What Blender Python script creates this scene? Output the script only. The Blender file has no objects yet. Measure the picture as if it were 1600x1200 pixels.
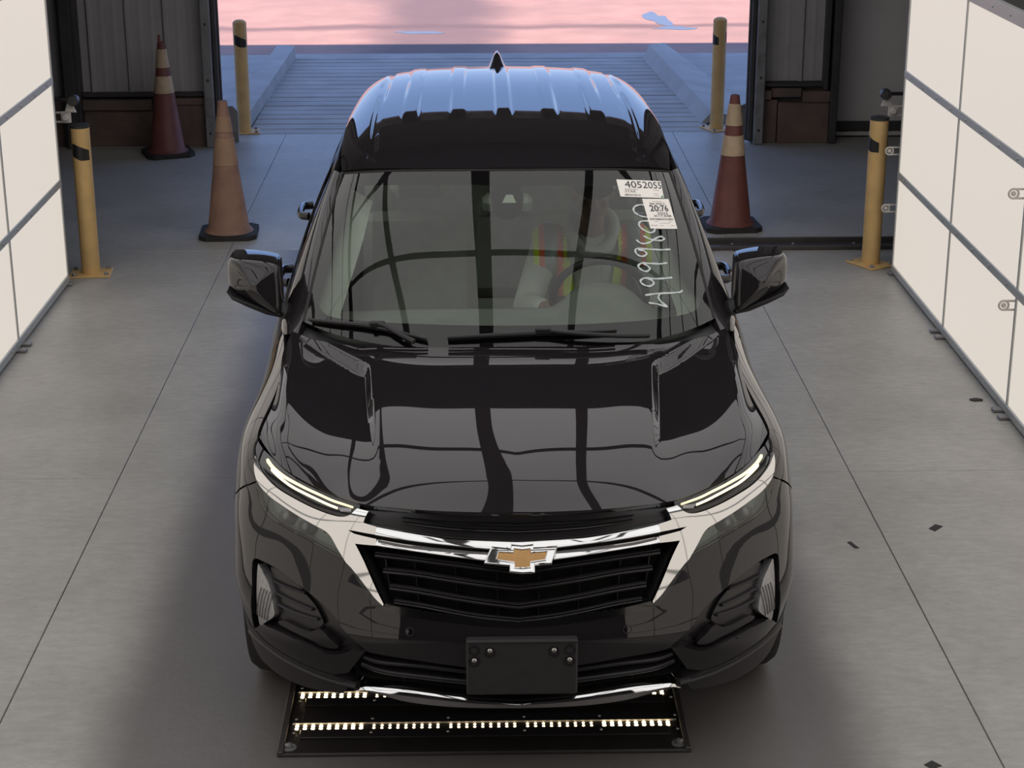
import bpy, bmesh, math, random, json
import numpy as np
from mathutils import Vector, Matrix
from mathutils.geometry import delaunay_2d_cdt
random.seed(7); RNG = np.random.default_rng(7)
PI = math.pi
scn = bpy.context.scene
col = scn.collection

# ------------------------------------------------------------------ camera, sky, sun, exposure
cam_d = bpy.data.cameras.new('camera'); cam = bpy.data.objects.new('camera', cam_d); col.objects.link(cam)
cam_d.sensor_width = 36; cam_d.sensor_fit = 'HORIZONTAL'; cam_d.lens = 2865.2/1600*36
cam_d.clip_start = .05; cam_d.clip_end = 500
_pi, _ya, _ro = math.radians(19.0791), math.radians(1.1215), math.radians(-.1020)
_F = Vector((math.sin(_ya)*math.cos(_pi), math.cos(_ya)*math.cos(_pi), -math.sin(_pi)))
_R0 = Vector((math.cos(_ya), -math.sin(_ya), 0)); _U0 = _R0.cross(_F)
_R = _R0*math.cos(_ro)+_U0*math.sin(_ro); _U = _U0*math.cos(_ro)-_R0*math.sin(_ro)
_M = Matrix((_R, _U, -_F)).transposed().to_4x4(); _M.translation = Vector((-.1164, -4.9595, 3.0679))
cam.matrix_world = _M
scn.camera = cam

world = bpy.data.worlds.new('sky'); scn.world = world; world.use_nodes = True
wn = world.node_tree.nodes; wl = world.node_tree.links
# clear late-morning sky: pale at the horizon, deep blue above
_tc = wn.new('ShaderNodeTexCoord'); _sx = wn.new('ShaderNodeSeparateXYZ'); _rp = wn.new('ShaderNodeValToRGB')
wl.new(_tc.outputs['Generated'], _sx.inputs['Vector']); wl.new(_sx.outputs['Z'], _rp.inputs['Fac']); wl.new(_rp.outputs['Color'], wn['Background'].inputs['Color'])
_e = _rp.color_ramp.elements; _e[0].position = 0; _e[0].color = (.44, .58, .87, 1); _e[1].position = 1; _e[1].color = (.17, .22, .37, 1)
for _p, _c in ((.10, (.33, .50, .88, 1)), (.32, (.20, .34, .72, 1))): _q = _e.new(_p); _q.color = _c
wn['Background'].inputs['Strength'].default_value = 1.7

sun_d = bpy.data.lights.new('sun', 'SUN'); sun = bpy.data.objects.new('sun', sun_d); col.objects.link(sun)
sun_d.energy = 9.0; sun_d.color = (1, .80, .68); sun_d.angle = .009
SUN_EL = math.radians(47)
sun.rotation_euler = (math.radians(90)-SUN_EL, 0, math.radians(-3)); sun.location = (0, -10, 20)

scn.view_settings.view_transform = 'Standard'; scn.view_settings.look = 'None'
scn.view_settings.exposure = 0.0; scn.view_settings.gamma = 1.0; scn.view_settings.use_curve_mapping = False
scn.cycles.use_denoising = True
scn.cycles.max_bounces = 12; scn.cycles.transparent_max_bounces = 16; scn.cycles.glossy_bounces = 6
scn.cycles.caustics_reflective = False; scn.cycles.caustics_refractive = False
scn.cycles.sample_clamp_indirect = 6

# ------------------------------------------------------------------ materials
def pmat(name, colour, rough=.5, metal=0, var=.08, scale=12, bump=0, bscale=None, spec=.5, coat=0, coat_rough=.03,
         emit=None, estr=0, stain=None, grain=None):
    """procedural surface: colour broken up by object-space noise, optional stains and relief"""
    m = bpy.data.materials.new(name); m.use_nodes = True
    nt = m.node_tree; n = nt.nodes; l = nt.links; b = n['Principled BSDF']
    b.inputs['Roughness'].default_value = rough; b.inputs['Metallic'].default_value = metal
    b.inputs['Specular IOR Level'].default_value = spec
    b.inputs['Coat Weight'].default_value = coat; b.inputs['Coat Roughness'].default_value = coat_rough
    tc = n.new('ShaderNodeTexCoord')
    nz = n.new('ShaderNodeTexNoise'); nz.inputs['Scale'].default_value = scale; nz.inputs['Detail'].default_value = 5
    l.new(tc.outputs['Object'], nz.inputs['Vector'])
    rp = n.new('ShaderNodeValToRGB'); c = np.array(colour[:3], float)
    rp.color_ramp.elements[0].position = .3; rp.color_ramp.elements[1].position = .7
    rp.color_ramp.elements[0].color = (*np.clip(c*(1-var), 0, 1), 1); rp.color_ramp.elements[1].color = (*np.clip(c*(1+var), 0, 1), 1)
    l.new(nz.outputs['Fac'], rp.inputs['Fac']); out = rp.outputs['Color']
    if stain:
        sc_, amount, scol = stain
        n2 = n.new('ShaderNodeTexNoise'); n2.inputs['Scale'].default_value = sc_; n2.inputs['Detail'].default_value = 8; n2.inputs['Roughness'].default_value = .65
        l.new(tc.outputs['Object'], n2.inputs['Vector'])
        r2 = n.new('ShaderNodeValToRGB'); r2.color_ramp.elements[0].position = .48; r2.color_ramp.elements[1].position = .72
        r2.color_ramp.elements[0].color = (0, 0, 0, 1); r2.color_ramp.elements[1].color = (amount, amount, amount, 1)
        l.new(n2.outputs['Fac'], r2.inputs['Fac'])
        mx = n.new('ShaderNodeMixRGB'); l.new(r2.outputs['Color'], mx.inputs['Fac']); l.new(out, mx.inputs['Color1']); mx.inputs['Color2'].default_value = (*scol, 1)
        out = mx.outputs['Color']
    if grain:
        n4 = n.new('ShaderNodeTexNoise'); n4.inputs['Scale'].default_value = grain[0]; n4.inputs['Detail'].default_value = 9; n4.inputs['Roughness'].default_value = .75
        mp = n.new('ShaderNodeMapping'); mp.inputs['Scale'].default_value = (.45, 1, 1); l.new(tc.outputs['Object'], mp.inputs['Vector']); l.new(mp.outputs['Vector'], n4.inputs['Vector'])
        r4 = n.new('ShaderNodeMapRange'); l.new(n4.outputs['Fac'], r4.inputs['Value']); r4.inputs['From Min'].default_value = .3; r4.inputs['From Max'].default_value = .7; r4.inputs['To Min'].default_value = 1-grain[1]; r4.inputs['To Max'].default_value = 1+grain[1]
        m4 = n.new('ShaderNodeMixRGB'); m4.blend_type = 'MULTIPLY'; m4.inputs['Fac'].default_value = 1; l.new(out, m4.inputs['Color1']); l.new(r4.outputs['Result'], m4.inputs['Color2']); out = m4.outputs['Color']
    l.new(out, b.inputs['Base Color'])
    if bump:
        n3 = n.new('ShaderNodeTexNoise'); n3.inputs['Scale'].default_value = bscale or scale*6; n3.inputs['Detail'].default_value = 6
        l.new(tc.outputs['Object'], n3.inputs['Vector'])
        bp = n.new('ShaderNodeBump'); bp.inputs['Strength'].default_value = bump; bp.inputs['Distance'].default_value = .01
        l.new(n3.outputs['Fac'], bp.inputs['Height']); l.new(bp.outputs['Normal'], b.inputs['Normal'])
    if emit:
        b.inputs['Emission Color'].default_value = (*emit, 1); b.inputs['Emission Strength'].default_value = estr
    return m
def glass_mat(name, tint, ior=1.5, extra=0.0):
    """thin pane: clear with the Fresnel mirror of its two faces"""
    m = bpy.data.materials.new(name); m.use_nodes = True; nt = m.node_tree; n = nt.nodes; l = nt.links
    for x in list(n): n.remove(x)
    o = n.new('ShaderNodeOutputMaterial'); mx = n.new('ShaderNodeMixShader'); tr = n.new('ShaderNodeBsdfTransparent'); gl = n.new('ShaderNodeBsdfGlossy')
    fr = n.new('ShaderNodeFresnel'); fr.inputs['IOR'].default_value = ior
    ma = n.new('ShaderNodeMath'); ma.operation = 'MULTIPLY_ADD'; ma.inputs[1].default_value = 1.3; ma.inputs[2].default_value = extra; ma.use_clamp = True
    nz = n.new('ShaderNodeTexNoise'); nz.inputs['Scale'].default_value = 3; tc = n.new('ShaderNodeTexCoord'); l.new(tc.outputs['Object'], nz.inputs['Vector'])
    rp = n.new('ShaderNodeValToRGB'); rp.color_ramp.elements[0].color = (*[c*.98 for c in tint], 1); rp.color_ramp.elements[1].color = (*tint, 1)
    l.new(nz.outputs['Fac'], rp.inputs['Fac']); l.new(rp.outputs['Color'], tr.inputs['Color'])
    gl.inputs['Roughness'].default_value = .0; gl.inputs['Color'].default_value = (1, 1, 1, 1)
    l.new(fr.outputs['Fac'], ma.inputs[0]); l.new(ma.outputs[0], mx.inputs['Fac']); l.new(tr.outputs[0], mx.inputs[1]); l.new(gl.outputs[0], mx.inputs[2])
    l.new(mx.outputs[0], o.inputs['Surface'])
    return m
M = {}
M['concrete'] = pmat('concrete', (.385, .378, .362), .45, var=.10, scale=1.6, bump=.12, bscale=30, stain=(2.3, .5, (.29, .275, .26)), grain=(28, .16))
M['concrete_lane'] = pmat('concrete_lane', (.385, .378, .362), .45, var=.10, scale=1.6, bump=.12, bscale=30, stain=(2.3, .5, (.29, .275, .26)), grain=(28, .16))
M['grime'] = pmat('grime', (.06, .055, .05), .8)
M['concrete_out'] = pmat('concrete_out', (.40, .40, .40), .7, var=.12, scale=2.5, bump=.25, bscale=40, stain=(1.5, .4, (.26, .25, .24)))
M['asphalt'] = pmat('asphalt', (.43, .265, .235), .75, var=.10, scale=2.0, bump=.4, bscale=120, stain=(.35, .55, (.25, .18, .17)))
M['wet'] = pmat('wet', (.10, .085, .08), .06, var=.2, scale=6)
M['wall_sheet'] = pmat('wall_sheet', (.40, .38, .385), .5, var=.06, scale=3, stain=(2, .3, (.20, .18, .17)))
M['wall_dark'] = pmat('wall_dark', (.15, .14, .145), .6, var=.1, scale=2)
M['wall_plain'] = pmat('wall_plain', (.62, .58, .58), .6, var=.05, scale=2)
M['ceiling'] = pmat('ceiling', (.11, .105, .11), .7, var=.1, scale=1)
M['steel'] = pmat('steel', (.26, .255, .26), .45, metal=.2, var=.15, scale=6, stain=(9, .7, (.10, .085, .08)))
M['steel_dark'] = pmat('steel_dark', (.07, .065, .065), .5, metal=.3, var=.15, scale=8)
M['wood'] = pmat('wood', (.15, .10, .085), .75, var=.25, scale=5, bump=.3, bscale=25, stain=(4, .6, (.09, .075, .07)))
M['white_trim'] = pmat('white_trim', (.55, .52, .50), .5)
M['panel_frame'] = pmat('panel_frame', (.50, .51, .49), .4, metal=.1, var=.05, scale=5)
M['panel_back'] = pmat('panel_back', (.25, .25, .25), .6)
PANEL_E = (.90, .815, .725)
M['panel_light'] = pmat('panel_light', (.10, .10, .10), .5, var=.02, emit=PANEL_E, estr=.77, spec=.2)
M['canopy_light'] = pmat('canopy_light', (.10, .10, .10), .5, var=.02, emit=(.86, .845, .83), estr=1.15, spec=.2)
M['yellow'] = pmat('yellow', (.68, .45, .19), .5, var=.12, scale=9, stain=(7, .35, (.55, .35, .14)))
M['black_tape'] = pmat('black_tape', (.018, .017, .018), .45)
M['black_cap'] = pmat('black_cap', (.03, .03, .03), .6)
M['cone_red'] = pmat('cone_red', (.17, .055, .045), .55, var=.2, scale=8, stain=(5, .5, (.10, .04, .036)))
M['cone_faded'] = pmat('cone_faded', (.31, .175, .125), .7, var=.22, scale=7, bump=.1, stain=(5.5, .85, (.17, .11, .095)))
M['cone_band'] = pmat('cone_band', (.52, .39, .26), .5, var=.15, scale=9, stain=(7, .5, (.33, .22, .15)))
M['cone_oldband'] = pmat('cone_oldband', (.37, .23, .15), .7, var=.2, scale=9, stain=(9, .75, (.22, .135, .105)))
M['rubber'] = pmat('rubber', (.022, .020, .020), .75, var=.2, scale=10, bump=.1)
M['white_plastic'] = pmat('white_plastic', (.62, .58, .53), .4)
M['black_plastic'] = pmat('black_plastic', (.016, .015, .016), .42, var=.1, bump=.05, bscale=200)
M['screw'] = pmat('screw', (.6, .58, .56), .3, metal=1)
M['tray_black'] = pmat('tray_black', (.028, .024, .024), .38, var=.2, scale=9)
M['led'] = pmat('led', (.8, .8, .8), .3, emit=(1, .74, .40), estr=9)
M['led_bright'] = pmat('led_bright', (.8, .8, .8), .3, emit=(1, .76, .42), estr=16)
M['paint'] = pmat('paint', (.017, .0145, .0165), .012, var=.1, scale=60, spec=.62)
M['gloss_black'] = pmat('gloss_black', (.006, .0055, .006), .12, var=.1, coat=.6, coat_rough=.02)
M['clad'] = pmat('clad', (.032, .029, .031), .55, var=.1, scale=30, bump=.08, bscale=300)
M['grille_black'] = pmat('grille_black', (.020, .018, .020), .30, var=.1)
M['void'] = pmat('void', (.009, .0085, .009), .8)
M['chrome'] = pmat('chrome', (.86, .86, .86), .045, metal=1, var=.01)
M['gold'] = pmat('gold', (.60, .335, .125), .42, metal=.25, var=.06, scale=40)
M['glass_ws'] = glass_mat('glass_ws', (.91, .97, .91))
M['glass_side'] = glass_mat('glass_side', (.62, .67, .63))
M['glass_lens'] = glass_mat('glass_lens', (.75, .78, .77))
M['frit'] = pmat('frit', (.012, .010, .012), .9, spec=0)
M['drl'] = pmat('drl', (.8, .7, .5), .3, emit=(1, .78, .38), estr=1.5)
M['drl_pale'] = pmat('drl_pale', (.8, .75, .6), .3, emit=(1, .84, .58), estr=1.25)
M['lamp_inner'] = pmat('lamp_inner', (.60, .63, .60), .4, metal=.1)
M['reflector'] = pmat('reflector', (.36, .355, .36), .3, metal=.4, var=.12, scale=60, bump=.15, bscale=160)
M['sticker'] = pmat('sticker', (.98, .93, .87), .55, var=.02)
M['ink'] = pmat('ink', (.03, .03, .035), .6)
M['ink_grey'] = pmat('ink_grey', (.28, .26, .26), .6)
M['green_dot'] = pmat('green_dot', (.06, .35, .18), .6)
M['chalk'] = pmat('chalk', (.62, .67, .67), .8, var=.12, scale=120)
M['trim_light'] = pmat('trim_light', (.50, .54, .46), .6)
M['dash'] = pmat('dash', (.22, .235, .21), .7)
M['wheel_grip'] = pmat('wheel_grip', (.025, .025, .025), .6)
M['seat'] = pmat('seat', (.42, .44, .39), .7, bump=.1)
M['wheel_metal'] = pmat('wheel_metal', (.30, .30, .31), .25, metal=.9)
M['red_lamp'] = pmat('red_lamp', (.25, .01, .01), .15, coat=.5)
M['skin'] = pmat('skin', (.33, .205, .15), .5, var=.06)
M['hair'] = pmat('hair', (.02, .015, .012), .6)
M['hoodie'] = pmat('hoodie', (.60, .62, .59), .85, var=.06, bump=.15, bscale=90)
M['vest_yellow'] = pmat('vest_yellow', (.75, .92, .04), .7)
M['vest_orange'] = pmat('vest_orange', (1.0, .20, .08), .7)
M['vest_silver'] = pmat('vest_silver', (.36, .42, .42), .4, metal=.2)
M['jeans'] = pmat('jeans', (.05, .06, .09), .85)
M['cap'] = pmat('cap', (.035, .04, .045), .8)
M['eye_white'] = pmat('eye_white', (.75, .73, .70), .2)
M['lip'] = pmat('lip', (.28, .12, .10), .45)

def dark_band(m, axis, centre, inner, outer, colour, amount, noise=0.0, nscale=3.0):
    """darker or wet band along a line of the ground, in the object's coordinates"""
    nt = m.node_tree; n = nt.nodes; l = nt.links; b = n['Principled BSDF']; src = b.inputs['Base Color'].links[0].from_socket
    tc = n.new('ShaderNodeTexCoord'); sx = n.new('ShaderNodeSeparateXYZ'); l.new(tc.outputs['Object'], sx.inputs['Vector']); val = sx.outputs['XYZ'.index(axis)]
    if noise:
        nz = n.new('ShaderNodeTexNoise'); nz.inputs['Scale'].default_value = nscale; nz.inputs['Detail'].default_value = 6; l.new(tc.outputs['Object'], nz.inputs['Vector'])
        m1 = n.new('ShaderNodeMath'); m1.operation = 'MULTIPLY_ADD'; l.new(nz.outputs['Fac'], m1.inputs[0]); m1.inputs[1].default_value = noise; l.new(val, m1.inputs[2]); val = m1.outputs[0]; centre = centre+noise*.5
    a = n.new('ShaderNodeMath'); a.operation = 'SUBTRACT'; l.new(val, a.inputs[0]); a.inputs[1].default_value = centre
    c = n.new('ShaderNodeMath'); c.operation = 'ABSOLUTE'; l.new(a.outputs[0], c.inputs[0])
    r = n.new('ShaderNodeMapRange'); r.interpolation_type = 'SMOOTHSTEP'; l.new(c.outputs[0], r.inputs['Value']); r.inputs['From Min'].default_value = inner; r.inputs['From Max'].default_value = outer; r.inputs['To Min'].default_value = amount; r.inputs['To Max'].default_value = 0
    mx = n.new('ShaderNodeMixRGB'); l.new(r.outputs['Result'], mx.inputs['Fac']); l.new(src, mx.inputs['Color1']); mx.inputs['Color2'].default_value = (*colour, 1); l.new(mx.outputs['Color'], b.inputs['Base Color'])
dark_band(M['concrete_lane'], 'X', -.107, 1.12, 1.40, (.115, .102, .102), .85, .12, 2.5)  # lane concrete is darker along its middle, fading out towards both edges
dark_band(M['asphalt'], 'X', -.55, .30, 1.15, (.15, .11, .12), .8, .8, .9)
dark_band(M['asphalt'], 'Y', 16.75, .03, .30, (.16, .11, .115), .75, 1.1, .6)

# ------------------------------------------------------------------ mesh helpers
def tag(o, label=None, cat=None, group=None, kind=None):
    if label: o['label'] = label
    if cat: o['category'] = cat
    if group: o['group'] = group
    if kind: o['kind'] = kind
    return o
def thing(name, label, cat, loc=(0, 0, 0), rz=0, group=None):
    o = bpy.data.objects.new(name, None); col.objects.link(o); o.location = loc; o.rotation_euler = (0, 0, rz); o.empty_display_size = .1
    return tag(o, label, cat, group)
def link(name, me, parent=None, label=None):
    o = bpy.data.objects.new(name, me); col.objects.link(o)
    if parent is not None: o.parent = parent
    if label: o['label'] = label
    return o
def copy_tree(o, parent=None):
    kids = [c for c in bpy.data.objects if c.parent == o]
    c = o.copy(); col.objects.link(c)
    if parent is not None: c.parent = parent
    for k in kids: copy_tree(k, c)
    return c
class MB:
    """collects simple solids into one mesh"""
    def __init__(s): s.v = []; s.f = []; s.mi = []
    def add(s, v, f, mi=0):
        o = len(s.v); s.v += [tuple(p) for p in v]; s.f += [tuple(i+o for i in q) for q in f]; s.mi += [mi]*len(f); return s
    def box(s, x0, x1, y0, y1, z0, z1, c=.0, mi=0):
        """box, edges chamfered by c"""
        if c <= 0:
            v = [(x, y, z) for x in (x0, x1) for y in (y0, y1) for z in (z0, z1)]
            return s.add(v, [(0,1,3,2),(4,6,7,5),(0,4,5,1),(2,3,7,6),(0,2,6,4),(1,5,7,3)], mi)
        cx, cy, cz = (x0+x1)/2, (y0+y1)/2, (z0+z1)/2; h = (abs(x1-x0)/2, abs(y1-y0)/2, abs(z1-z0)/2); c = min(c, min(h)*.9)
        idx = {}; v = []
        for sx in (-1, 1):
            for sy in (-1, 1):
                for sz in (-1, 1):
                    for a in range(3):
                        sg = (sx, sy, sz); p = [sg[k]*(h[k]-(0 if k == a else c)) for k in range(3)]
                        idx[sx, sy, sz, a] = len(v); v.append((cx+p[0], cy+p[1], cz+p[2]))
        f = []
        S = (-1, 1)
        for a in range(3):
            b, d = [(1, 2), (2, 0), (0, 1)][a]
            for sg in S:
                def g(sb, sd, ax=a):
                    t = [0, 0, 0]; t[a] = sg; t[b] = sb; t[d] = sd; return idx[(*t, ax)]
                q = [g(-1, -1), g(1, -1), g(1, 1), g(-1, 1)]; f.append(q if sg > 0 else q[::-1])
            for sb in S:
                for sd in S:
                    # edge along axis a, between faces b and d
                    def e(sa, ax):
                        t = [0, 0, 0]; t[a] = sa; t[b] = sb; t[d] = sd; return idx[(*t, ax)]
                    q = [e(-1, b), e(1, b), e(1, d), e(-1, d)]; f.append(q if sb*sd > 0 else q[::-1])
        for sx in S:
            for sy in S:
                for sz in S:
                    q = [idx[sx, sy, sz, k] for k in range(3)]; f.append(q if sx*sy*sz > 0 else q[::-1])
        return s.add(v, f, mi)
    def lathe(s, prof, n=24, o=(0, 0, 0), axis='z', caps=True, mi=0, a0=0, a1=2*PI):
        """prof: (radius, height) list, bottom to top"""
        full = abs(a1-a0-2*PI) < 1e-6; m = n if full else n+1; v = []
        for r, h in prof:
            for k in range(m):
                t = a0+(a1-a0)*k/n; p = (r*math.cos(t), r*math.sin(t), h)
                if axis == 'x': p = (p[2], p[0], p[1])
                elif axis == 'y': p = (p[1], p[2], p[0])
                v.append((p[0]+o[0], p[1]+o[1], p[2]+o[2]))
        f = []
        for i in range(len(prof)-1):
            for k in range(n):
                k2 = (k+1) % m if full else k+1
                f.append((i*m+k, i*m+k2, (i+1)*m+k2, (i+1)*m+k))
        if caps and full:
            if prof[0][0] > 1e-6: f.append(tuple(range(m))[::-1])
            if prof[-1][0] > 1e-6: f.append(tuple((len(prof)-1)*m+k for k in range(m)))
        return s.add(v, f, mi)
    def prism(s, poly, z0, z1, mi=0, ax='z'):
        """extruded polygon; ax: the axis it is extruded along (poly in the two others)"""
        n = len(poly)
        def P(a, b, c): return {'z': (a, b, c), 'y': (a, c, b), 'x': (c, a, b)}[ax]
        v = [P(a, b, z0) for a, b in poly]+[P(a, b, z1) for a, b in poly]
        f = [tuple(range(n))[::-1], tuple(range(n, 2*n))]+[(k, (k+1) % n, n+(k+1) % n, n+k) for k in range(n)]
        ar = sum(poly[k][0]*poly[(k+1) % n][1]-poly[(k+1) % n][0]*poly[k][1] for k in range(n))
        if (ar < 0) != (ax == 'y'): f = [q[::-1] for q in f]
        return s.add(v, f, mi)
    def tube(s, pts, r, n=8, closed=False, mi=0):
        P = [Vector(p) for p in pts]; m = len(P); rs = r if hasattr(r, '__len__') else [r]*m
        v = []; up = None
        for i in range(m):
            a = P[(i-1) % m] if (closed or i) else P[i]; b = P[(i+1) % m] if (closed or i < m-1) else P[i]
            t = (b-a).normalized()
            if up is None: up = Vector((0, 0, 1)) if abs(t.z) < .9 else Vector((1, 0, 0))
            s1 = t.cross(up).normalized(); up = s1.cross(t).normalized()
            for k in range(n):
                q = 2*PI*k/n; v.append(P[i]+(s1*math.cos(q)+up*math.sin(q))*rs[i])
        f = []
        for i in range(m if closed else m-1):
            j = (i+1) % m
            for k in range(n): f.append((i*n+(k+1) % n, i*n+k, j*n+k, j*n+(k+1) % n))
        if not closed: f += [tuple(range(n)), tuple((m-1)*n+k for k in range(n))[::-1]]
        return s.add(v, f, mi)
    def sphere(s, c, r, n=16, m=10, mi=0):
        r = r if hasattr(r, '__len__') else (r, r, r)
        v = [(c[0], c[1], c[2]-r[2])]
        for i in range(1, m):
            t = -PI/2+PI*i/m
            for k in range(n): v.append((c[0]+r[0]*math.cos(t)*math.cos(2*PI*k/n), c[1]+r[1]*math.cos(t)*math.sin(2*PI*k/n), c[2]+r[2]*math.sin(t)))
        v.append((c[0], c[1], c[2]+r[2])); f = []
        for k in range(n):
            f.append((0, 1+(k+1) % n, 1+k)); f.append((len(v)-1, 1+(m-2)*n+k, 1+(m-2)*n+(k+1) % n))
            for i in range(m-2): f.append((1+i*n+k, 1+i*n+(k+1) % n, 1+(i+1)*n+(k+1) % n, 1+(i+1)*n+k))
        return s.add(v, f, mi)
    def capsule(s, a, b, ra, rb, n=14, mi=0):
        a, b = Vector(a), Vector(b); d = b-a; L = d.length
        prof = [(ra*math.cos(t), -0+ra*math.sin(t)) for t in np.linspace(-PI/2+.001, 0, 6)]+[(rb*math.cos(t), L+rb*math.sin(t)) for t in np.linspace(0, PI/2-.001, 6)]
        q = Vector((0, 0, 1)).rotation_difference(d.normalized()); t = MB().lathe(prof, n)
        return s.add([q @ Vector(p)+a for p in t.v], t.f, mi)
    def xf(s, mat):
        s.v = [tuple(mat @ Vector(p)) for p in s.v]; return s
    def mesh(s, name, mats, smooth=35):
        me = bpy.data.meshes.new(name); me.from_pydata(s.v, [], s.f)
        for m in (mats if isinstance(mats, (list, tuple)) else [mats]): me.materials.append(m)
        me.polygons.foreach_set('material_index', s.mi)
        if smooth:
            me.polygons.foreach_set('use_smooth', [True]*len(s.f)); me.set_sharp_from_angle(angle=math.radians(smooth))
        me.update(); return me
    def build(s, name, mats, parent=None, label=None, smooth=35):
        return link(name, s.mesh(name, mats, smooth), parent, label)
def structure(o): o['kind'] = 'structure'; return o

# --- surfaces of the car body: tensor cubic splines through a net of measured points -------------
class Spl:
    """natural cubic spline basis on knots t: weights(x) @ values interpolates"""
    def __init__(s, t):
        s.t = t = np.asarray(t, float); n = len(t); h = np.diff(t)
        A = np.eye(n); B = np.zeros((n, n))
        for i in range(1, n - 1):
            A[i, i-1] = h[i-1]; A[i, i] = 2*(h[i-1]+h[i]); A[i, i+1] = h[i]
            B[i, i-1] = 6/h[i-1]; B[i, i] = -6/h[i-1]-6/h[i]; B[i, i+1] = 6/h[i]
        s.M = np.linalg.solve(A, B); s.h = h
    def w(s, x):
        t, h = s.t, s.h; n = len(t)
        x = np.asarray(x, float); xc = np.clip(x, t[0], t[-1])
        i = np.clip(np.searchsorted(t, xc, side='right')-1, 0, n-2)
        d = h[i]; b = (xc-t[i])/d; a = 1-b
        W = np.zeros((len(x), n)); r = np.arange(len(x))
        W[r, i] += a; W[r, i+1] += b
        W += ((a**3-a)*d*d/6)[:, None]*s.M[i] + ((b**3-b)*d*d/6)[:, None]*s.M[i+1]
        return W
class Surf:
    def __init__(s, ku, kv, P, disp=None):
        s.su, s.sv, s.P, s.disp = Spl(ku), Spl(kv), np.asarray(P, float), disp
    def __call__(s, uv):
        uv = np.atleast_2d(np.asarray(uv, float))
        X = np.einsum('ni,nj,ijk->nk', s.su.w(uv[:, 0]), s.sv.w(uv[:, 1]), s.P)
        if s.disp is not None: X = s.disp(X)
        return X
    def normal(s, uv, e=2e-3):
        uv = np.atleast_2d(np.asarray(uv, float))
        lo = np.array([s.su.t[0], s.sv.t[0]]); hi = np.array([s.su.t[-1], s.sv.t[-1]])
        du = np.array([e, 0]); dv = np.array([0, e])
        f = lambda q: s(np.clip(q, lo, hi))
        N = np.cross(f(uv+du)-f(uv-du), f(uv+dv)-f(uv-dv))
        return N/np.maximum(np.linalg.norm(N, axis=1), 1e-12)[:, None]
def mirror_net(cols):
    """cols: half net (x>=0), first column on the centre line"""
    cols = np.asarray(cols, float); L = cols[1:][::-1].copy(); L[..., 0] *= -1
    return np.concatenate([L, cols])
def mirror_k(k):
    return np.concatenate([-np.asarray(k[1:])[::-1], k])

# hood: front edge, rear edge, cut line to the wings
HF = np.array([(0,.093,.910),(.15,.102,.910),(.30,.127,.909),(.40,.158,.907),(.46,.18,.906),(.52,.215,.908),(.58,.262,.913),(.66,.335,.923),(.755,.46,.937),(.832,.64,.957)])
HR = np.array([(0,1.205,1.066),(.165,1.21,1.066),(.33,1.225,1.066),(.455,1.245,1.066),(.52,1.265,1.062),(.60,1.29,1.063),(.69,1.34,1.064),(.755,1.40,1.067),(.782,1.43,1.065),(.795,1.45,1.060)])
HT = [0,.087,.224,.406,.635,.817,1]
SHUT = np.array([(.832,.64,.957),(.826,.72,.968),(.812,.82,.982),(.803,.94,1.003),(.806,1.12,1.024),(.812,1.28,1.039),(.795,1.45,1.062)])
def hood_net():
    P = np.zeros((10, 7, 3))
    for c in range(10):
        for r in range(7):
            t = HT[r]; s = .6*t+.4*(1-(1-t)**3.2)
            P[c, r, 0] = HF[c,0]+(HR[c,0]-HF[c,0])*t; P[c, r, 1] = HF[c,1]+(HR[c,1]-HF[c,1])*t; P[c, r, 2] = HF[c,2]+(HR[c,2]-HF[c,2])*s
    P[9] = SHUT
    for r in range(1, 6):   # soft valley between the power dome and the shoulder, a proud shoulder, a falling flank
        P[5, r, 2] -= .004; P[4, r, 2] -= .001; P[7, r, 2] += .003; P[8, r, 2] = .5*(P[7, r, 2]+P[9, r, 2])+.006
    return P
def sstep(a, b, x):
    t = np.clip((x-a)/(b-a), 0, 1); return t*t*(3-2*t)
def hood_disp(X):
    X = X.copy(); ax = np.abs(X[:, 0]); y = X[:, 1]
    edge = .428+.058*np.clip((y-.40)/.70, 0, 1.2)
    # pressed-in field between the power dome and the shoulder, closed at the rear by a slope that faces forward
    amp = .024*sstep(.36, 1.0, y)
    rear = 1.03+(ax-.486)*(1.37-1.03)/(.76-.486)
    g = sstep(0, .030, ax-edge)*(1-np.clip((y-rear)/.062, 0, 1))*np.clip(1-np.clip((ax-edge-.03)/.26, 0, 1)**3, 0, 1)
    X[:, 2] += .004*(1-sstep(0, .05, ax-edge))*sstep(.36, 1.0, y)-amp*g
    # crown of the bonnet and the crease on the nose
    X[:, 2] += .0135*(np.clip(1-(ax/.52)**2, 0, 1)**1.5-.35*(ax < 9))*sstep(-.03, .16, y-.093-.42*ax**2)*(1.25-.25*sstep(.3, .8, y))*np.clip(1-(ax-.4)/.35, 0, 1)
    X[:, 2] += .0028*np.exp(-ax/.07)*(1-sstep(.25, .60, y))
    return X
HU = [0,.15,.30,.40,.46,.53,.61,.70,.80,.89]; HV = [0,.1,.25,.45,.70,.90,1.1]
HOOD = Surf(mirror_k(HU), HV, mirror_net(hood_net()), hood_disp)

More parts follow.
